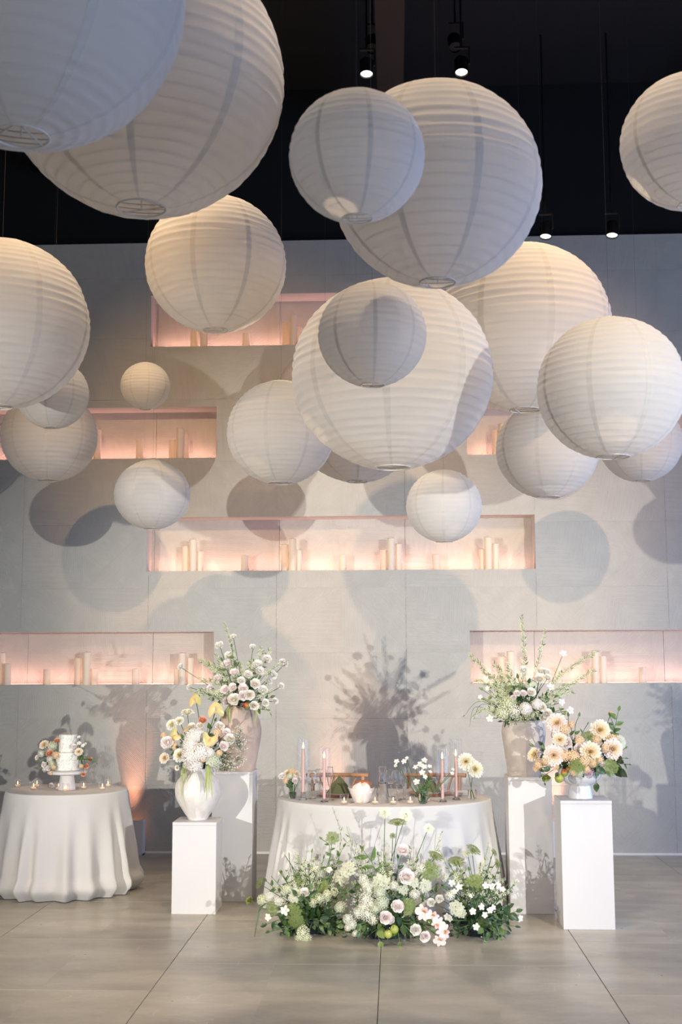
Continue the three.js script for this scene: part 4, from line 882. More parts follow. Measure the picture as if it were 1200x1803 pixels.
// ------------------------------------------------------------------ the cake
{
  const at = On(117.5, 1391, TH), z = -at.z, y0 = P(117, 1361.5, z).y, y1 = P(117, 1356, z).y, y2 = P(117, 1324, z).y, y3 = P(117, 1293, z).y;
  const st = thing('cake_stand', 'white pedestal cake stand on the round table', 'cake stand', at);
  mesh('stand_foot', lathe([[0, 0.002], [0.064, 0.0], [0.067, 0.004], [0.05, y0 - TH], [0, y0 - TH]], 40), porcelain, st);
  mesh('stand_plate', lathe([[0, y0 - TH], [0.13, y0 - TH - 0.004], [0.148, y0 - TH - 0.002], [0.15, y0 - TH + 0.012], [0.144, y1 - TH], [0, y1 - TH]], 56), porcelain, st);
  const cake = thing('cake', 'two tier ivory wedding cake with a blue green painted pattern', 'cake', V(at.x, y1 + 0.001, at.z));
  const cv = document.createElement('canvas'); cv.width = 1024; cv.height = 256;
  const g = cv.getContext('2d'); g.fillStyle = '#ece8df'; g.fillRect(0, 0, 1024, 256); seed(404); g.lineCap = 'round';
  for (let i = 0; i < 210; i++) {
    g.strokeStyle = ['#86a09e', '#a3b7b2', '#789695', '#b7c6c0'][i % 4]; g.lineWidth = rr(0.8, 2.4);
    let x = rnd() * 1024, y = rnd() * 256, a = rnd() * 6.28; g.beginPath(); g.moveTo(x, y);
    for (let k = 0; k < 9; k++) { a += rr(-0.9, 0.9); x += Math.cos(a) * rr(5, 13); y += Math.sin(a) * rr(5, 13); g.lineTo(x, y); } g.stroke();
    if (i % 2) for (let k = 0; k < 4; k++) { g.fillStyle = ['#8ba19c', '#a9bab2', '#c9d2cb'][k % 3]; g.beginPath(); g.ellipse(x + rr(-12, 12), y + rr(-12, 12), rr(2, 7), rr(1.5, 3.5), rnd() * 3, 0, 6.28); g.fill(); }
  }
  const tex = new THREE.CanvasTexture(cv); tex.colorSpace = THREE.SRGBColorSpace; tex.wrapS = THREE.RepeatWrapping;
  const icing = std({ map: tex, roughness: 0.6 });
  const tier = (r, h, b, n) => { const lg = lathe([[0, 0], [r - 0.003, 0], [r, 0.004], [r, h - 0.006], [r - 0.005, h], [0, h]], 56), lp = lg.attributes.position, lu = lg.attributes.uv; for (let i = 0; i < lp.count; i++) lu.setY(i, lp.getY(i) / 0.155); const m = mesh('cake_tier', lg, icing, cake); m.position.y = b; m.rotation.y = n; };
  tier(0.098, y2 - y1, 0, 1.2); tier(0.068, y3 - y2, y2 - y1, 2.6);
  ARR.kl = { at: P(100, 1338, z - 0.05), z: z - 0.03, place: 'left of the cake', r: 0.012 };
  ARR.kr = { at: P(139, 1335, z - 0.05), z: z - 0.03, place: 'right of the cake', r: 0.012 };
  ARR.kt = { at: P(85, 1386, -On(85, 1386, TH).z), z: -On(85, 1386, TH).z, place: 'on the cake table', r: 0.003 };
}
// ------------------------------------------------------------------ the bouquets
seed(2024);
for (const [k, x, y, r, d] of [['cdah', 78, 1312, 7.5, 0.02], ['lime', 92, 1314, 7, 0.03], ['ocarn', 101, 1306, 5.5, 0], ['ocarn', 88, 1328, 6.5, 0.05], ['peach', 98, 1330, 6, 0.06], ['small', 73, 1327, 5, 0.03], ['wrose', 67, 1334, 4.5, 0.02], ['small', 88, 1337, 5, 0.07], ['pcarn', 80, 1346, 6, 0.05], ['lime', 91, 1345, 5, 0.07], ['pcarn', 86, 1352, 4.5, 0.07], ['peach', 94, 1351, 4, 0.09], ['small', 79, 1355, 3.5, 0.06], ['peach', 90, 1361, 3.5, 0.1]]) bloom('kl', k, x, y, r, d);
for (const [x, y] of [[70, 1340], [78, 1350], [84, 1320]]) sprig('kl', [[x - 3, y]], { n: 3, len: 8, mat: 2, start: 0.6 });
for (const [k, x, y, r, d] of [['star', 139, 1298, 4, 0.02], ['star', 139, 1309, 5, 0.05], ['star', 146, 1313, 4.5, 0.03], ['cdah', 139, 1324, 6, 0.07], ['pcarn', 131, 1315, 4, 0.08], ['star', 150, 1310, 3.5, 0], ['ocarn', 157, 1337, 4.5, 0], ['ocarn', 151, 1348, 5, 0.02], ['peach', 143, 1349, 3.5, 0.06], ['ocarn', 147, 1363, 4, 0.08]]) bloom('kr', k, x, y, r, d);
sprig('kr', [[146, 1338], [147, 1330]], { n: 5, len: 9, mat: 1, shape: 2 }); sprig('kr', [[155, 1332], [169, 1343]], { n: 5, len: 6, mat: 0, shape: 2, start: 0.7 });
bloom('kt', 'pcarn', 90, 1384, 5, 0.02);

// left tall urn
{
  const sp = (tip, mid, o) => spray('u1', [mid, tip], o);
  sp([395, 1096], [412, 1160], { start: 0.45, n: 60, size: 0.011, spread: 0.014 }); sp([349, 1160, 0.1], [388, 1188, 0.1], { n: 90 }); sp([356, 1163], [385, 1180], { n: 90 }); sp([462, 1139], [440, 1190], { n: 80 }); sp([478, 1141, 0], [456, 1185, 0.02], { n: 55 });
  sp([507, 1162, 0.08], [468, 1187, 0.1], { start: 0.6, n: 60 }); sp([336, 1219, 0.12], [380, 1218, 0.12], { start: 0.35, n: 90 }); sp([352, 1196, 0.1], [385, 1205, 0.12], { n: 90 }); sp([345, 1228, 0.15], [375, 1222, 0.15], { n: 60 });
  sp([425, 1165], [425, 1200], { n: 90 }); sp([405, 1150], [412, 1190], { n: 80 }); sp([380, 1150], [398, 1190], { n: 90 }); sp([440, 1163], [432, 1195], { n: 100 }); sp([470, 1205], [450, 1222], { n: 90 }); sp([480, 1215, 0.1], [455, 1228, 0.1], { n: 70 }); sp([478, 1257, 0.1], [462, 1243, 0.12], { n: 50 });
  sp([372, 1175], [392, 1200], { n: 90 }); sp([365, 1232, 0.1], [385, 1230, 0.12], { n: 60 }); sp([450, 1180], [437, 1205], { n: 90 }); sp([412, 1170], [415, 1200], { n: 110 });
  for (const [k, x, y, r, d] of [['carn', 411, 1123, 6, 0.02], ['carn', 387, 1139, 8, 0.03], ['carn', 405, 1157, 9, 0.05], ['brose', 400, 1172, 9, 0.06], ['carn', 445, 1141, 6, 0.03], ['carn', 469, 1162, 8, 0.04], ['brose', 498, 1171, 9, 0.06], ['carn', 453, 1173, 9, 0.08], ['carn', 456, 1183, 8, 0.1], ['carn', 477, 1190, 9, 0.08], ['carn', 472, 1200, 7, 0.07], ['wrose', 448, 1206, 9, 0.14], ['brose', 427, 1214, 9, 0.14], ['brose', 428, 1226, 9, 0.17], ['wrose', 438, 1224, 9, 0.17], ['wrose', 412, 1233, 10.5, 0.18], ['brose', 399, 1236, 8, 0.16], ['carn', 462, 1217, 9, 0.12], ['carn', 494, 1209, 6, 0.1], ['carn', 483, 1235, 6, 0.1], ['carn', 466, 1238, 7, 0.13], ['wrose', 446, 1243, 8, 0.16], ['brose', 397, 1215, 8, 0.13], ['brose', 371, 1213, 7, 0.12], ['carn', 334, 1210, 5, 0.14], ['carn', 319, 1175, 6, 0.14], ['brose', 385, 1196, 8, 0.1], ['brose', 410, 1212, 8, 0.12], ['brose', 413, 1186, 8, 0.1], ['carn', 436, 1190, 8, 0.1], ['carn', 424, 1200, 7, 0.12]]) bloom('u1', k, x, y, r, d);
  fruit('u1', 433, 1243, 5.5, 0.2, 0x8a9a4a, 0xc05a40, 'red and green fruit');
  tassel('u1', 402, 1246, 1275, 8, 7, 0.13); tassel('u1', 450, 1244, 1298, 4, 3, 0.14);
  for (const [x, y, m] of [[422, 1240, 4], [440, 1236, 1], [455, 1195, 0], [415, 1170, 1], [392, 1165, 0], [408, 1140, 0], [476, 1228, 0], [470, 1250, 3], [372, 1225, 0], [425, 1225, 4], [395, 1190, 0], [443, 1200, 1]]) sprig('u1', [[x, y, 0.12]], { n: 5, len: 11, mat: m, shape: 0 });
}
// white handled vase
{
  anthurium('v1', 343, 1234, 12.5, 0.1, [-0.35, 0.25, 1], 0.1); anthurium('v1', 380, 1251, 15, 0.1, [0.25, 0.1, 1], 0.05); anthurium('v1', 308, 1294, 12, 0.16, [-0.3, 0.2, 1], 2.2); anthurium('v1', 369, 1301, 13.5, 0.26, [0.1, 0.3, 1], 2.9); anthurium('v1', 328, 1283, 10, 0.16, [-0.6, 0.8, 0.35], 0.6);
  for (const [k, x, y, r, d] of [['wdah', 330, 1257, 10, 0.08, 1], ['wdah', 303, 1277, 9, 0.1], ['wdah', 316, 1270, 7, 0.08], ['pcarn', 296, 1309, 11, 0.16], ['cdah', 290, 1335, 8, 0.14], ['wdah', 317, 1330, 10, 0.2], ['phlox', 341, 1298, 12, 0.2], ['phlox', 350, 1294, 9, 0.18], ['phlox', 335, 1312, 11, 0.24], ['phlox', 353, 1325, 13, 0.26], ['phlox', 337, 1332, 14, 0.26], ['phlox', 342, 1345, 12, 0.24], ['wrose', 386, 1280, 8, 0.12], ['brose', 398, 1291, 7.5, 0.14], ['wrose', 404, 1303, 9, 0.18], ['brose', 393, 1315, 8.5, 0.2], ['lace', 371, 1336, 11, 0.24], ['phlox', 368, 1325, 7, 0.26], ['ocarn', 356, 1270, 7.5, 0.08], ['peach', 382, 1290, 6.5, 0.16], ['peach', 308, 1314, 6, 0.16], ['peach', 386, 1326, 5, 0.24], ['peach', 289, 1296, 6, 0.1], ['wrose', 338, 1281, 7, 0.1], ['wrose', 352, 1279, 6, 0.1], ['hyd', 377, 1340, 10, 0.22], ['peach', 357, 1337, 5, 0.28], ['wdah', 312, 1352, 4, 0.16], ['small', 327, 1347, 5, 0.24], ['hyd', 361, 1312, 8, 0.2]]) bloom('v1', k, x, y, r, d, k === 'wdah' && x === 330 ? [0, 1, 0.35] : undefined);
  cloud('v1', 412, 1322, 24, 34, 0.16, 260, 'airy cloud of tiny white blossoms'); cloud('v1', 398, 1350, 16, 12, 0.2, 90, 'airy cloud of tiny white blossoms'); cloud('v1', 420, 1300, 14, 22, 0.12, 90, 'airy cloud of tiny white blossoms');
  tassel('v1', 325, 1338, 1386, 9, 12, 0.13); tassel('v1', 320, 1352, 1424, 3, 2, 0.13); tassel('v1', 367, 1342, 1410, 14, 18, 0.2);
  for (const [x, y, m] of [[303, 1321, 0], [366, 1282, 0], [377, 1315, 1], [352, 1304, 1], [315, 1318, 1], [385, 1335, 0], [318, 1340, 0], [322, 1300, 2], [393, 1328, 2], [362, 1345, 4], [378, 1270, 0], [345, 1310, 4], [330, 1322, 1], [372, 1322, 4]]) sprig('v1', [[x, y, 0.18]], { n: 5, len: 12, mat: m, shape: 0 });
}
// grey urn
{
  const g = { col: C(0xf6f6e6), col2: C(0xe4e9c4) }, sp = (tip, mid, o = {}) => spray('u2', [mid, tip], { ...g, ...o });
  sp([918, 1082], [922, 1165], { start: 0.3, n: 85, size: 0.012, spread: 0.017 }); sp([960, 1106], [944, 1180], { start: 0.4, n: 85, spread: 0.014, col: W }); sp([1050, 1146, 0.05], [985, 1190, 0.08], { start: 0.45, n: 110 }); sp([1048, 1180, 0.1], [990, 1212, 0.12], { start: 0.4, n: 100 });
  sp([826, 1152, 0.05], [868, 1195, 0.1], { n: 100 }); sp([836, 1196, 0.1], [880, 1215, 0.12], { n: 120 }); sp([868, 1168], [895, 1205], { n: 120 }); sp([892, 1168], [905, 1210], { n: 120 }); sp([846, 1180], [885, 1210], { n: 120 }); sp([858, 1205, 0.12], [890, 1225, 0.14], { n: 120 });
  sp([842, 1232, 0.14], [885, 1238, 0.16], { n: 120 }); sp([840, 1250, 0.16], [880, 1250, 0.18], { n: 120 }); sp([856, 1262, 0.18], [885, 1258, 0.2], { n: 100 }); sp([862, 1222, 0.15], [890, 1232, 0.17], { n: 130 }); sp([1000, 1205, 0.1], [965, 1222, 0.12], { n: 100 }); sp([1008, 1215, 0.12], [970, 1232, 0.14], { n: 90 });
  sp([960, 1230, 0.16], [940, 1240, 0.18], { n: 110 }); sp([978, 1240, 0.16], [950, 1245, 0.18], { n: 90 }); sp([900, 1245, 0.2], [905, 1250, 0.2], { n: 110, start: 0 }); sp([915, 1200], [918, 1225], { n: 110 }); sp([878, 1190], [898, 1222], { n: 120 }); sp([880, 1238, 0.2], [898, 1245, 0.2], { n: 120 });
  sp([930, 1255, 0.22], [925, 1252, 0.22], { n: 130, start: 0, size: 0.016 }); sp([955, 1265, 0.2], [945, 1255, 0.2], { n: 90 }); sp([940, 1270, 0.2], [935, 1258, 0.2], { n: 80 });
  sp([813, 1266, 0.1], [842, 1235, 0.12], { start: 0.93, n: 40, col: W }); sp([832, 1270, 0.12], [848, 1240, 0.14], { start: 0.9, n: 40, col: W }); sp([826, 1280, 0.1], [836, 1245, 0.12], { start: 2, n: 1 });
  for (const [k, x, y, r, d] of [['wrose', 949, 1197, 9, 0.1], ['wrose', 960, 1186, 8, 0.06], ['wrose', 963, 1195, 7, 0.1], ['carn', 921, 1182, 7.5, 0.08], ['brose', 910, 1222, 6, 0.2], ['brose', 921, 1222, 6, 0.2], ['brose', 904, 1229, 5, 0.18], ['wrose', 934, 1221, 8, 0.18], ['star', 969, 1210, 8, 0.12], ['wrose', 953, 1246, 8, 0.2], ['wrose', 962, 1258, 9, 0.2], ['wrose', 955, 1265, 7, 0.2], ['star', 991, 1151, 7, 0.06], ['star', 988, 1236, 7, 0.14], ['star', 1003, 1251, 7.5, 0.1], ['star', 845, 1228, 5, 0.18], ['star', 862, 1265, 7, 0.2], ['star', 858, 1212, 5, 0.16], ['hyd', 935, 1207, 9, 0.12], ['phlox', 925, 1248, 9, 0.22], ['small', 905, 1252, 9, 0.22], ['lime', 885, 1255, 10, 0.2], ['lime', 895, 1240, 9, 0.2], ['phlox', 945, 1240, 8, 0.2], ['wrose', 951, 1183, 6, 0.06]]) bloom('u2', k, x, y, r, d);
  for (const [x, y, m] of [[938, 1215, 4], [930, 1203, 1], [926, 1230, 4], [884, 1270, 4], [890, 1266, 1], [945, 1222, 4], [905, 1215, 1], [935, 1232, 1], [975, 1228, 0], [870, 1240, 3], [850, 1215, 3], [895, 1195, 3], [960, 1225, 1], [912, 1195, 0], [985, 1250, 0], [965, 1250, 1]]) sprig('u2', [[x, y, 0.16]], { n: 5, len: 13, mat: m, shape: m === 4 ? 2 : 0 });
}
// footed bowl
{
  for (const [k, x, y, r, d, f] of [['pdah', 980, 1274, 14, 0.12, [-0.3, 0.4, 1]], ['cdah', 1055, 1286, 14.5, 0.12, [0.1, 0.2, 1]], ['cdah', 985, 1303, 10, 0.2, [-0.1, 0.3, 1]], ['brose', 996, 1311, 12, 0.18], ['pdah', 974, 1330, 14.5, 0.26, [-0.1, 0.05, 1]], ['cdah', 1038, 1324, 14.5, 0.27, [0.02, 0.1, 1]], ['pdah', 1077, 1319, 15, 0.2, [0.25, 0.1, 1]], ['cdah', 941, 1330, 11, 0.14, [-0.7, 0.5, 0.7]], ['brose', 1021, 1322, 11, 0.2], ['peach', 993, 1284, 9, 0.14], ['peach', 1005, 1276, 6, 0.1], ['peach', 993, 1331, 9, 0.26], ['peach', 1009, 1332, 9.5, 0.27], ['peach', 963, 1339, 8.5, 0.25], ['peach', 949, 1346, 8, 0.2], ['peach', 944, 1353, 6, 0.18], ['peach', 1020, 1305, 8, 0.18], ['peach', 1049, 1304, 8, 0.16], ['peach', 1078, 1303, 9, 0.16], ['peach', 1064, 1317, 6.5, 0.24], ['peach', 1029, 1341, 8.5, 0.29], ['peach', 1044, 1344, 7, 0.29], ['peach', 1032, 1355, 6, 0.3], ['peach', 1010, 1358, 7, 0.28], ['glace', 1037, 1298, 13, 0.14, [0, 0.9, 0.6]], ['glace', 1016, 1347, 12, 0.3, [-0.1, 0.4, 1]], ['glace', 1074, 1350, 12, 0.26, [0.35, 0.2, 1]], ['lace', 1091, 1306, 11, 0.12, [0.6, 0.3, 0.8]], ['hyd', 1018, 1358, 8.5, 0.28], ['mauve', 1037, 1361, 7.5, 0.28], ['brose', 1060, 1348, 6.5, 0.26], ['peach', 1074, 1257, 4.5, 0.02, [0, 1, 0.2]], ['pod', 960, 1367, 7.5, 0.2, [0.1, -0.6, 0.8]], ['pod', 1082, 1354, 5, 0.24], ['peach', 978, 1350, 5, 0.26], ['peach', 1054, 1338, 6, 0.28]]) bloom('b1', k, x, y, r, d, f);
  fruit('b1', 984, 1371, 7.5, 0.24, 0x8f9f48, 0xa9a857, 'green fruit'); fruit('b1', 993, 1361, 6.3, 0.24, 0x7f9347, 0xb4533f, 'red and green fruit'); fruit('b1', 1001, 1355, 5.2, 0.24, 0x7d8844, 0xa06a45, 'brown green fruit');
  for (const [pts, o] of [[[[1078, 1290], [1088, 1252]], { n: 7, len: 17, mat: 2, shape: 0, start: 0.5 }], [[[1080, 1285], [1074, 1262]], { n: 5, len: 13, mat: 0, start: 0.6 }], [[[965, 1328], [939, 1314, 0.1]], { n: 7, len: 16, mat: 2, start: 0.5 }], [[[965, 1320], [955, 1312]], { n: 4, len: 17, mat: 4, shape: 1 }], [[[1075, 1340], [1088, 1337, 0.2]], { n: 4, len: 22, mat: 4, shape: 1, start: 0.5 }], [[[1080, 1350], [1086, 1362, 0.2]], { n: 3, len: 22, mat: 4, shape: 1, start: 0.6 }], [[[1048, 1345, 0.3], [1049, 1378, 0.3]], { n: 3, len: 20, mat: 1, shape: 1, start: 0.6 }], [[[1050, 1335, 0.3], [1050, 1358, 0.32]], { n: 3, len: 17, mat: 1, shape: 1 }], [[[1088, 1345], [1106, 1346, 0.15]], { n: 6, len: 11, mat: 2, shape: 2, start: 0.5 }], [[[985, 1345, 0.24], [968, 1352, 0.26]], { n: 5, len: 17, mat: 1, shape: 1 }], [[[990, 1348, 0.24], [982, 1360, 0.26]], { n: 4, len: 15, mat: 4, shape: 1 }], [[[1002, 1290], [1000, 1262]], { n: 5, len: 11, mat: 0 }], [[[1012, 1280], [1018, 1262]], { n: 5, len: 11, mat: 2 }], [[[1025, 1290], [1033, 1276]], { n: 5, len: 8, mat: 0, shape: 2 }], [[[1060, 1310], [1080, 1290]], { n: 6, len: 14, mat: 0 }], [[[1070, 1330], [1062, 1328, 0.2]], { n: 5, len: 14, mat: 4 }], [[[1005, 1315], [1010, 1304, 0.15]], { n: 5, len: 13, mat: 1 }], [[[1058, 1350, 0.28], [1066, 1358, 0.28]], { n: 4, len: 16, mat: 2, shape: 1 }], [[[1090, 1325], [1099, 1318]], { n: 5, len: 10, mat: 2 }], [[[1085, 1335], [1100, 1335]], { n: 5, len: 10, mat: 2 }], [[[950, 1350, 0.2], [958, 1378, 0.2]], { n: 4, len: 9, mat: 0, start: 0.7 }], [[[970, 1295], [972, 1288]], { n: 4, len: 12, mat: 1 }], [[[1025, 1350, 0.3], [1026, 1362, 0.3]], { n: 4, len: 10, mat: 1 }], [[[990, 1258], [986, 1250]], { n: 6, len: 9, mat: 3, start: 0.7 }]]) sprig('b1', pts, o);
}
// bud vases
for (const [k, x, y, r, d] of [['pcarn', 497, 1368, 6, 0.01], ['cdah', 506, 1362, 6, 0.0], ['peach', 514, 1358, 5.5, 0.02], ['pcarn', 519, 1376, 5.5, 0.04], ['cdah', 522, 1363, 5, 0.02], ['peach', 503, 1375, 5, 0.03], ['pcarn', 526, 1372, 4, 0.03], ['lime', 511, 1366, 5, 0.03]]) bloom('t1', k, x, y, r, d);
sprig('t1', [[512, 1374, 0.04]], { n: 6, len: 9, mat: 1, start: 0.75 }); sprig('t1', [[508, 1380, 0.04]], { n: 5, len: 8, mat: 1, start: 0.75 });
for (const [k, x, y, r, d] of [['star', 698, 1341, 5.5, 0], ['star', 696, 1348, 4, 0.01], ['star', 711, 1341, 5.5, 0.02], ['star', 716, 1335, 4, 0.0], ['star', 731, 1351, 5, 0.02], ['star', 739, 1346, 6, 0.03], ['star', 747, 1339, 6, 0.01], ['star', 746, 1351, 6.5, 0.04], ['star', 756, 1350, 5, 0.02], ['star', 743, 1361, 6.5, 0.05], ['star', 748, 1368, 5, 0.05], ['star', 733, 1377, 6.5, 0.06], ['star', 757, 1359, 4, 0.02], ['star', 795, 1362, 4.5, 0.02], ['star', 797, 1355, 3.5, 0.02]]) bloom('t2', k, x, y, r, d);
for (const [x, y] of [[752, 1376], [745, 1385], [757, 1370], [738, 1386], [748, 1392]]) sprig('t2', [[x, y, 0.03]], { n: 6, len: 9, mat: 0, shape: 2, start: 0.6 });
bloom('t3', 'wdah', 820, 1341, 12, 0.03, [0, 0.1, 1]); bloom('t3', 'wdah', 835.5, 1355, 12, 0.05, [0.35, 0.35, 1]);

// floor flowers in three low bowls
{
  const F = (list) => { for (const [a, k, x, y, r, d, f] of list) bloom(a, k, x, y, r, d, f); };
  F([['gl', 'glace', 457, 1556, 8, 0, [-0.8, 0.6, 0.5]], ['gl', 'pod', 440, 1586, 6, 0.05], ['gl', 'glace', 527, 1547, 12, 0.04, [0, 0.6, 1]], ['gl', 'glace', 567, 1560, 11, 0.06], ['gl', 'glace', 516, 1605, 13, 0.2, [-0.2, -0.1, 1]], ['gl', 'glace', 522, 1622, 12, 0.2, [0, -0.3, 1]], ['gl', 'glace', 479, 1600, 11, 0.14, [-0.5, 0.2, 1]], ['gl', 'glace', 585, 1476, 11, -0.05, [0.1, 0.6, 1]], ['gl', 'lace', 521, 1577, 11, 0.12], ['gl', 'star', 500, 1506, 7, -0.02, [-0.8, 0.5, 0.5]], ['gl', 'star', 509, 1502, 5, -0.02, [0.5, 0.8, 0.3]], ['gl', 'star', 493, 1537, 6, 0, [-0.7, 0.6, 0.5]], ['gl', 'star', 553, 1529, 8, 0], ['gl', 'star', 577, 1531, 9, 0.02], ['gl', 'star', 502, 1603, 9, 0.22], ['gl', 'carn', 536, 1573, 8, 0.12], ['gl', 'star', 472, 1615, 7, 0.16], ['gl', 'small', 490, 1587, 7, 0.14], ['gl', 'lime', 505, 1566, 7, 0.1], ['gl', 'lime', 575, 1575, 7, 0.12], ['gl', 'lime', 562, 1582, 7, 0.14], ['gl', 'lime', 588, 1570, 6, 0.1], ['gl', 'lime', 550, 1590, 6, 0.16], ['gl', 'lime', 462, 1585, 8, 0.08], ['gl', 'lime', 533, 1641, 9, 0.24], ['gl', 'lime', 540, 1652, 7, 0.25], ['gl', 'lime', 528, 1651, 7, 0.25], ['gl', 'small', 475, 1580, 7, 0.1], ['gl', 'lace', 600, 1545, 13, 0.0], ['gl', 'hyd', 600, 1600, 10, 0.12],
    ['gm', 'lace', 613, 1531, 13, 0.02], ['gm', 'lace', 670, 1555, 14, 0.14, [-0.2, 0.2, 1]], ['gm', 'lace', 677, 1431, 9, -0.1, [-0.1, 0.4, 1]], ['gm', 'lace', 714, 1436, 10.5, -0.1, [0.1, 0.2, 1]], ['gm', 'glace', 699, 1449, 14, -0.05, [0, 1, 0.25]], ['gm', 'lace', 754, 1459, 8, -0.1, [0.3, 0.4, 1]], ['gm', 'glace', 691, 1472, 5, -0.08], ['gm', 'brose', 708, 1500, 11, 0.02], ['gm', 'pcarn', 714, 1546, 13, 0.12], ['gm', 'lace', 748, 1560, 10, 0.14, [0.4, 0.1, 1]], ['gm', 'lace', 728, 1554, 8.5, 0.14], ['gm', 'lace', 709, 1566, 9, 0.13], ['gm', 'pcarn', 699, 1597, 10.5, 0.22], ['gm', 'glace', 718, 1597, 12, 0.2], ['gm', 'brose', 678, 1616, 11, 0.24], ['gm', 'hyd', 668, 1572, 9, 0.17], ['gm', 'hyd', 672, 1590, 10, 0.2], ['gm', 'hyd', 661, 1600, 8, 0.2], ['gm', 'glace', 756, 1534, 15, 0.06, [0.1, 0.2, 1]], ['gm', 'glace', 766, 1508, 13, 0.0, [0.4, 0.9, 0.3]], ['gm', 'small', 640, 1548, 7, 0.1], ['gm', 'small', 645, 1558, 7.5, 0.12], ['gm', 'small', 649, 1567, 8, 0.13], ['gm', 'small', 643, 1582, 9, 0.16], ['gm', 'small', 652, 1592, 9, 0.17], ['gm', 'small', 640, 1597, 8, 0.17], ['gm', 'small', 631, 1607, 8, 0.18], ['gm', 'small', 646, 1610, 9, 0.2], ['gm', 'small', 657, 1619, 8, 0.21], ['gm', 'small', 612, 1618, 7, 0.2], ['gm', 'small', 620, 1628, 6, 0.22], ['gm', 'small', 612, 1633, 5, 0.22], ['gm', 'small', 625, 1644, 4.5, 0.23], ['gm', 'small', 730, 1575, 7, 0.16], ['gm', 'small', 693, 1560, 7, 0.14], ['gm', 'small', 742, 1530, 7, 0.06], ['gm', 'orch', 746, 1606, 13, 0.24, [-0.2, 0.1, 1]], ['gm', 'orch', 761, 1613, 11, 0.24, [0.3, 0.2, 1]], ['gm', 'orch', 771, 1627, 11, 0.26, [-0.1, 0.1, 1]], ['gm', 'orch', 781, 1640, 12, 0.26, [0.2, -0.1, 1]], ['gm', 'orch', 774, 1655, 10, 0.27, [0, -0.3, 1]], ['gm', 'carn', 730, 1637, 9, 0.25], ['gm', 'pcarn', 746, 1648, 9, 0.25], ['gm', 'brose', 686, 1620, 8, 0.22],
    ['gr', 'glace', 803, 1518, 14, -0.02, [0, 1, 0.4]], ['gr', 'lace', 823, 1503, 9.5, -0.05, [-0.1, 0.9, 0.4]], ['gr', 'glace', 833, 1497, 12, -0.04, [0.5, 0.8, 0.4]], ['gr', 'lace', 803, 1599, 11, 0.2, [-0.1, 0.2, 1]], ['gr', 'lace', 811, 1607, 8, 0.2], ['gr', 'glace', 835, 1554, 13, 0.1, [0, 0.4, 1]], ['gr', 'glace', 869, 1501, 6, -0.05, [0.7, 0.5, 0.5]], ['gr', 'glace', 874, 1521, 7.5, 0, [0.9, 0.2, 0.5]], ['gr', 'star', 795, 1555, 7.0, 0.1], ['gr', 'star', 808, 1562, 7.0, 0.12], ['gr', 'star', 800, 1570, 6.2, 0.14], ['gr', 'star', 855, 1560, 7.0, 0.12], ['gr', 'star', 866, 1562, 7.0, 0.12], ['gr', 'star', 876, 1560, 7.0, 0.1], ['gr', 'star', 884, 1566, 6.2, 0.08], ['gr', 'star', 830, 1577, 4.7, 0.18], ['gr', 'star', 847, 1597, 6.2, 0.2], ['gr', 'star', 853, 1611, 6.2, 0.22], ['gr', 'star', 862, 1603, 6.2, 0.2], ['gr', 'star', 832, 1605, 7.0, 0.22], ['gr', 'star', 838, 1632, 7.0, 0.25], ['gr', 'star', 915, 1617, 7.0, 0.05], ['gr', 'star', 787, 1614, 7.0, 0.22], ['gr', 'star', 792, 1618, 5.5, 0.22], ['gr', 'small', 792, 1577, 7, 0.16], ['gr', 'star', 868, 1598, 5.5, 0.18], ['gr', 'carn', 774, 1583, 7, 0.16], ['gr', 'carn', 760, 1590, 7, 0.18], ['gr', 'small', 783, 1545, 7, 0.06]]);
  fruit('gm', 683, 1645, 7, 0.27, 0x93a24a, 0xa9b05c, 'round green fruit'); fruit('gm', 694, 1637, 7, 0.27, 0x93a24a, 0xa3ad58, 'round green fruit');
  const S = (a, tip, mid, o) => spray(a, [mid, tip], o);
  const wh = { col: W, col2: C(0xe6ebc8) };
  S('gl', [585, 1421, -0.1], [600, 1480, -0.05], { start: 0.45, n: 60, spread: 0.012, size: 0.01 }); S('gl', [520, 1500], [530, 1545], wh); S('gl', [535, 1510], [540, 1550], wh); S('gl', [550, 1512], [550, 1550], wh); S('gl', [505, 1530], [520, 1570], wh); S('gl', [466, 1580, 0.08], [500, 1592, 0.1], wh); S('gl', [565, 1515], [560, 1555], wh); S('gl', [590, 1550], [575, 1575], wh); S('gl', [484, 1560], [510, 1580], wh);
  S('gm', [690, 1515], [685, 1560], wh); S('gm', [640, 1500, -0.02], [650, 1550], wh); S('gm', [778, 1463, -0.08], [755, 1520, -0.02], { ...wh, n: 60 }); S('gm', [725, 1490, -0.04], [715, 1540], wh); S('gm', [670, 1500], [675, 1545], { ...wh, n: 60 }); S('gm', [735, 1510], [725, 1550], wh); S('gm', [625, 1480, -0.06], [640, 1540], { ...wh, n: 60 }); S('gm', [610, 1455, -0.1], [632, 1530, -0.02], { ...wh, n: 55 });
  S('gr', [860, 1483, -0.08], [850, 1530, 0], { ...wh, n: 60 }); S('gr', [770, 1490, -0.05], [800, 1550], { ...wh, n: 60 }); S('gr', [845, 1525], [842, 1560], wh); S('gr', [865, 1530], [855, 1570], wh); S('gr', [815, 1525], [825, 1560], wh); S('gr', [910, 1552, 0.02], [880, 1580, 0.08], { ...wh, start: 0.6, col: W }); S('gr', [885, 1545], [865, 1580], wh); S('gr', [800, 1535], [815, 1570], wh); S('gr', [856, 1510], [848, 1550], wh);
  cloud('gm', 642, 1600, 24, 34, 0.16, 220, 'airy cloud of tiny white blossoms'); cloud('gr', 860, 1560, 26, 26, 0.04, 140, 'airy cloud of tiny white blossoms'); cloud('gl', 540, 1540, 30, 26, 0.02, 150, 'airy cloud of tiny white blossoms');
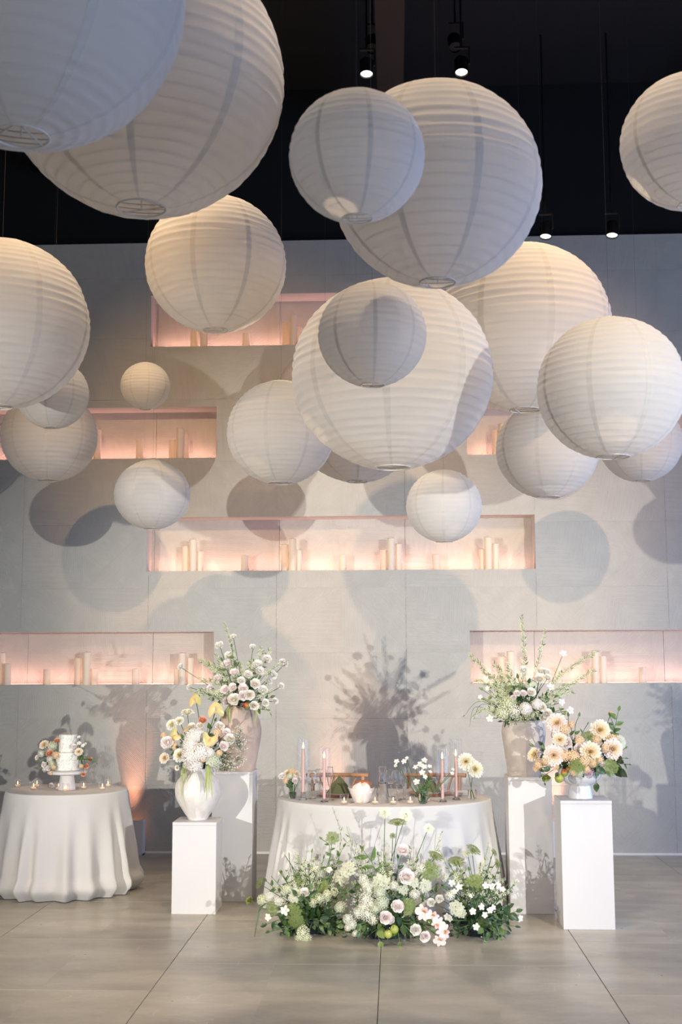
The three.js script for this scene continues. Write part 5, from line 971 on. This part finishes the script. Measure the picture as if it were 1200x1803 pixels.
  cloud('gm', 645, 1520, 30, 22, -0.05, 130, 'airy cloud of tiny white blossoms');
  seed(606);
  const G = [['gl', 546, 78, 100], ['gm', 678, 84, 112], ['gr', 842, 66, 100]];
  for (const [a, cx, rx, ry] of G) for (let i = 0; i < 46; i++) {        // leafy filling of each bowl
    const ang = lerp(-0.28, PI + 0.28, (i + rnd()) / 46), d = rr(0.35, 1) * (Math.sin(ang) < 0 ? 0.85 : 1), x = cx + Math.cos(ang) * rx * d, y = 1642 - Math.max(Math.sin(ang) * ry * d * rr(0.5, 1), -8) , front = rr(0.02, 0.22);
    sprig(a, [[lerp(cx, x, 0.5), lerp(1640, y, 0.6) - 8, front], [x, y, front * 0.9]], { n: 6, len: rr(11, 19), mat: [0, 4, 1, 1, 2, 4][i % 6], shape: i % 3, start: 0.3 });
  }
  for (const [a, cx, rx] of [['gl', 546, 80], ['gm', 678, 92], ['gr', 840, 66]]) for (let i = 0; i < 16; i++) {   // taller thin greenery
    const f = (i + rnd()) / 16 - 0.5, x = cx + f * 2 * rx, h = rr(80, 135) * (1 - 0.7 * f * f * 2);
    sprig(a, [[cx + f * rx * 0.9, 1636 - h * 0.55, 0.06], [x, 1636 - h, rr(-0.04, 0.06)]], { n: 8, len: rr(9, 14), mat: [0, 2, 0, 3, 1][i % 5], shape: i % 3 === 0 ? 0 : 2, start: 0.35, look: 'slender green leafy stem' });
  }
  for (const [a, pts, o] of [['gr', [[880, 1605, 0.1], [892, 1598, 0.1]], { n: 6, len: 20, mat: 4, shape: 1 }], ['gr', [[885, 1612, 0.1], [908, 1605, 0.1]], { n: 6, len: 19, mat: 1, shape: 1 }], ['gr', [[870, 1625, 0.15], [878, 1650, 0.18]], { n: 5, len: 17, mat: 2, shape: 1 }], ['gr', [[850, 1635, 0.24], [852, 1655, 0.25]], { n: 4, len: 15, mat: 2, shape: 1 }], ['gm', [[700, 1640, 0.26], [703, 1658, 0.27]], { n: 4, len: 17, mat: 2, shape: 1 }], ['gm', [[664, 1640, 0.26], [668, 1657, 0.27]], { n: 5, len: 18, mat: 3, shape: 1 }], ['gm', [[712, 1630, 0.25], [722, 1640, 0.26]], { n: 4, len: 20, mat: 1, shape: 1 }], ['gm', [[745, 1630, 0.2], [752, 1625, 0.24]], { n: 4, len: 18, mat: 2, shape: 1 }], ['gm', [[638, 1630, 0.22], [634, 1640, 0.24]], { n: 5, len: 16, mat: 0, shape: 1 }], ['gl', [[490, 1620, 0.16], [470, 1627, 0.16]], { n: 5, len: 16, mat: 1, shape: 1 }], ['gl', [[500, 1632, 0.2], [504, 1640, 0.22]], { n: 4, len: 16, mat: 2, shape: 1 }], ['gl', [[575, 1615, 0.18], [590, 1612, 0.2]], { n: 5, len: 18, mat: 4, shape: 1 }], ['gl', [[560, 1620, 0.2], [575, 1630, 0.2]], { n: 5, len: 17, mat: 4, shape: 1 }], ['gl', [[600, 1500, -0.06], [604, 1492, -0.06]], { n: 7, len: 12, mat: 2 }], ['gl', [[580, 1490, -0.05], [567, 1478, -0.05]], { n: 5, len: 10, mat: 2, start: 0.7 }], ['gm', [[655, 1520], [640, 1498, 0]], { n: 9, len: 26, mat: 2, shape: 2 }], ['gm', [[700, 1530], [700, 1512, 0.02]], { n: 6, len: 13, mat: 1 }], ['gm', [[780, 1560, 0.08], [790, 1545, 0.08]], { n: 6, len: 16, mat: 0, shape: 2 }]]) sprig(a, pts, o);
  const A = ARR.gl, gs = P(468, 1590, A.z - 0.1), t = thing('grass_blade', 'long green grass blade drooping to the floor left of the floor flowers', 'grass', gs), mb = new MB();   // one long blade
  const pts = [[468, 1590, 0.1], [458, 1600, 0.14], [452, 1625, 0.16], [446, 1660, 0.17]].map(([x, y, d]) => P(x, y, A.z - d).sub(gs)), cp = new THREE.CatmullRomCurve3(pts).getPoints(14);
  const e = cp.map((p, i) => { const w = 0.009 * Math.sin(PI * Math.min(1, (i + 2) / 17)) * (1 - i / 16) + 0.0012; return [mb.v(p.clone().add(V(-w, 0, 0))), mb.v(p.clone().add(V(0, 0, 0.003))), mb.v(p.clone().add(V(w, 0, 0)))]; });
  for (let i = 0; i < e.length - 1; i++) { mb.q(e[i][0], e[i][1], e[i + 1][1], e[i + 1][0]); mb.q(e[i][1], e[i][2], e[i + 1][2], e[i + 1][1]); }
  mesh('blade', mb.geo(), leafMats[0], t);
}
finishRanks();
renderer.render(scene, camera);
